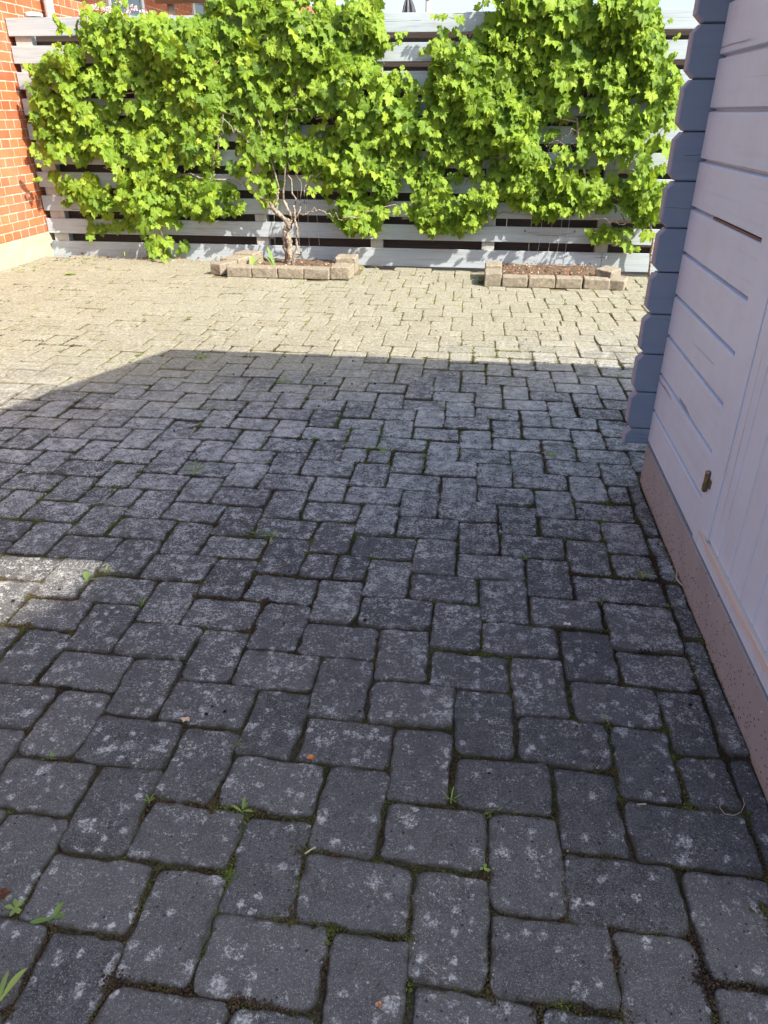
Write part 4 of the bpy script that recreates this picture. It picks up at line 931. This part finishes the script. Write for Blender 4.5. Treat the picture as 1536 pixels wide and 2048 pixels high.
W_ = [((105, 1838), [(95, 0.05, 0.014, 0.5, .55), (185, 0.042, 0.014, 0.25, .5), (-5, 0.040, 0.013, 0.25, .5), (250, 0.012, 0.006, .3, .4)], 'grey green weed with three spread leaves near the bottom left corner of the paving'),
      ((30, 1820), [(k*60+10, 0.022, 0.009, 0.5, .75) for k in range(6)], 'bright green rosette weed beside the three-leaved one at the bottom left'),
      ((3, 2005), [(60, 0.06, 0.013, 0.8, .95), (95, 0.05, 0.010, 0.6, .9)], 'yellow green leafy weed cut by the bottom left edge of the photo'),
      ((172, 1163), [(110, 0.036, 0.022, 0.9, .6), (35, 0.035, 0.012, 0.6, .5), (250, 0.015, 0.01, .3, .5)], 'pale two-leaved seedling on the left part of the paving'),
      ((485, 1622), [(140, 0.035, 0.008, 0.7, .8), (90, 0.03, 0.007, 0.9, .75), (30, 0.035, 0.008, 0.4, .7), (10, 0.03, 0.007, 0.5, .7), (160, 0.02, 0.006, .3, .7)], 'spiky pale green weed in a joint left of centre in the foreground'),
      ((903, 1600), [(k*45+10, 0.025, 0.0028, 1.0, .85) for k in range(8)], 'tuft of fine yellow green grass between foreground pavers right of centre'),
      ((1283, 1158), [(k*36+10, 0.032, 0.0040, 1.1, .8) for k in range(10)]+[(k*36+25, 0.022, 0.003, 1.4, .9) for k in range(10)], 'dense bright green grass tuft near the shed plinth'),
      ((285, 1210), [(k*50+10, 0.026, 0.004, 1.1, .7) for k in range(7)], 'short grass tuft left of centre beyond the pale seedling'),
      ((545, 1075), [(k*60+20, 0.045, 0.007, 0.8, .75) for k in range(5)], 'low leafy weed in mid paving left of centre'),
      ((515, 1068), [(k*70+20, 0.035, 0.006, 0.7, .75) for k in range(4)], 'smaller leafy weed just left of the mid paving one'),
      ((390, 945), [(k*55, 0.07, 0.010, 0.6, .75) for k in range(6)], 'spreading grassy weed in the shaded paving left of centre'),
      ((968, 1738), [(k*90+20, 0.014, 0.008, 0.6, .9) for k in range(4)], 'tiny seedling in the joint left of a worn foreground paver'),
      ((765, 903), [(k*60, 0.05, 0.010, 0.5, .8) for k in range(5)], 'flat green weed in the middle of the shaded paving'),
      ((1100, 910), [(k*60, 0.05, 0.010, 0.5, .7) for k in range(5)], 'low weed in the shaded paving a step left of the log ends'),
      ((405, 716), [(k*45, 0.07, 0.012, 0.5, .8) for k in range(8)], 'leafy weed right at the tip of the shed shadow'),
      ((568, 765), [(k*40, 0.07, 0.010, 0.6, .7) for k in range(8)], 'leafy weed in the far shaded paving left of centre'),
      ((40, 545), [(k*40, 0.05, 0.010, 0.6, .8) for k in range(6)], 'small weed in the sunny paving close to the cream plinth'),
      ((140, 550), [(k*30, 0.08, 0.016, 0.6, .95) for k in range(12)], 'yellow green weed patch in the sunny paving by the left end of the fence'),
      ((960, 565), [(k*40, 0.06, 0.02, 0.9, .6) for k in range(9)], 'green weed growing against the left end of the right planter'),
      ((250, 515), [(k*50, 0.08, 0.012, 1.2, .9) for k in range(6)], 'yellowish weed at the foot of the fence left of the low vine shoots'),
      ((300, 1602), [(k*60, 0.02, 0.004, 1.0, .6) for k in range(7)], 'mossy sprig between foreground pavers at the left'),
      ((215, 1143), [(k*50, 0.02, 0.006, 0.8, .8) for k in range(7)], 'mossy sprig right behind the pale seedling')]
for (px, lv, lb) in W_:
    x, y = gpt(*px); rosette(x, y, lv, lb)
# broad leaves in the left planter
b = MB()
for az, L_, w2, lf in ((100, 0.10, 0.05, 1.5), (70, 0.09, 0.045, 1.2), (30, 0.12, 0.035, 1.3), (10, 0.08, 0.04, 0.9)): blade(b, (-2.07, 6.72, 0.02), math.radians(az), L_, w2, lf, 0.85, 0.5)
tag(b.build('weed', WG, None, True, 'rnd'), 'broad bright green leaves sprouting at the left end of the left planter', 'weed', 'broad-leaved plants in the left planter')
b = MB()
for az, L_, w2, lf in ((130, 0.15, 0.04, 1.6), (150, 0.13, 0.035, 1.2), (100, 0.07, 0.03, 1.0)): blade(b, (-1.86, 6.72, 0.02), math.radians(az), L_, w2, lf, 0.55, 0.4)
tag(b.build('weed', WG, None, True, 'rnd'), 'dark pointed leaves leaning left just in front of the left vine trunk', 'weed', 'broad-leaved plants in the left planter')
b = MB()
jx, jy = joint_points(700, 0.6, 7.2, 0.002)
for x, y in zip(jx, jy):
    if float(fbm(x*1.9+70, y*1.9, 2)) < random.gauss(0.22, 0.2): continue
    if y < 1.6 and random.random() < 0.5: continue
    s_ = random.uniform(0.5, 1.0)*(0.6+0.13*y); a_ = min(1, max(0, random.gauss(0.45+0.07*y, 0.15)))
    for k in range(random.randint(4, 9)):
        blade(b, (x+random.gauss(0, 0.006), y+random.gauss(0, 0.004), -0.004), random.uniform(0, 6.28), s_*random.uniform(0.012, 0.034), s_*random.uniform(0.0025, 0.006), random.uniform(0.5, 1.3), a_)
tag(b.build('joint_weeds', WG, None, True, 'rnd'), 'tiny sprouts of moss and grass dotted along the paving joints', 'weeds', kind='stuff')
def dry(px, L_, w2, rz, a, label, name='fallen_leaf'):
    x, y = gpt(*px); b = MB(); s = random.uniform(0, 9)
    P = []
    for i in range(10):
        t = 2*math.pi*i/10; r = 1+0.28*math.sin(i*2.4+s); P.append((x+L_/2*r*math.cos(t)*math.cos(rz)-w2/2*r*math.sin(t)*math.sin(rz), y+L_/2*r*math.cos(t)*math.sin(rz)+w2/2*r*math.sin(t)*math.cos(rz), 0.004+0.006*abs(math.sin(i*1.7+s))))
    P.append((x, y, 0.003)); b.add(P, [(i, (i+1) % 10, 10) for i in range(10)], a)
    tag(b.build(name, DRY, None, False, 'rnd'), label, 'leaf')
DRY = mat_attrcol('fallen_leaf', [(0.0, (0.05, 0.022, 0.014)), (0.5, (0.50, 0.20, 0.07)), (1.0, (0.60, 0.56, 0.48))], 0.7)
dry((622, 1519), 0.018, 0.014, 0.3, 0.5, 'small orange dry leaf scrap in a joint left of centre')
dry((8, 1792), 0.026, 0.022, 0.3, 0.05, 'dark brown crumpled leaf at the left edge of the foreground')
dry((1133, 1252), 0.022, 0.014, 0.1, 1.0, 'white bleached leaf scrap on the paving right of centre')
dry((372, 1443), 0.022, 0.014, 0.1, 0.75, 'pale brown dry leaf scrap in a joint left of centre, beyond the orange one')
dry((758, 2014), 0.012, 0.010, 0.1, 0.6, 'tiny orange leaf scrap close to the bottom edge of the photo')
def twig(pxs, r, label, mat=None):
    pts = [Vector((*gpt(*p), 0.006+0.004*random.random())) for p in pxs]; b = MB(); b.tube(pts, r, 6)
    tag(b.build('twig', mat or TW, None, True), label, 'twig')
TW = mat_flat('dry_twig', (0.30, 0.26, 0.20), (0.46, 0.42, 0.34), 50, 0.8)
twig([(1440, 1603), (1438, 1620), (1448, 1632), (1465, 1637), (1480, 1630), (1487, 1615), (1484, 1600)], 0.0008, 'thin curled stalk lying on the pavers beside the shed')
twig([(1353, 1150), (1352, 1160), (1357, 1168), (1365, 1176)], 0.0030, 'short pale curved twig leaning against the plinth board')
twig([(610, 1712), (620, 1706), (632, 1700)], 0.0018, 'pale splinter of wood in a foreground joint left of centre')
twig([(850, 1935), (862, 1945), (874, 1953)], 0.0007, 'fine straw in a foreground joint near the bottom centre')
twig([(222, 1008), (240, 1018), (260, 1028)], 0.0012, 'thin straw on the shaded paving at the left')
twig([(545, 1142), (565, 1137), (582, 1131)], 0.0014, 'dark thin stalk lying across a paver in the middle distance', BARK)
twig([(1273, 1614), (1282, 1613), (1291, 1614)], 0.0016, 'short white bent straw on a foreground paver near the shed')
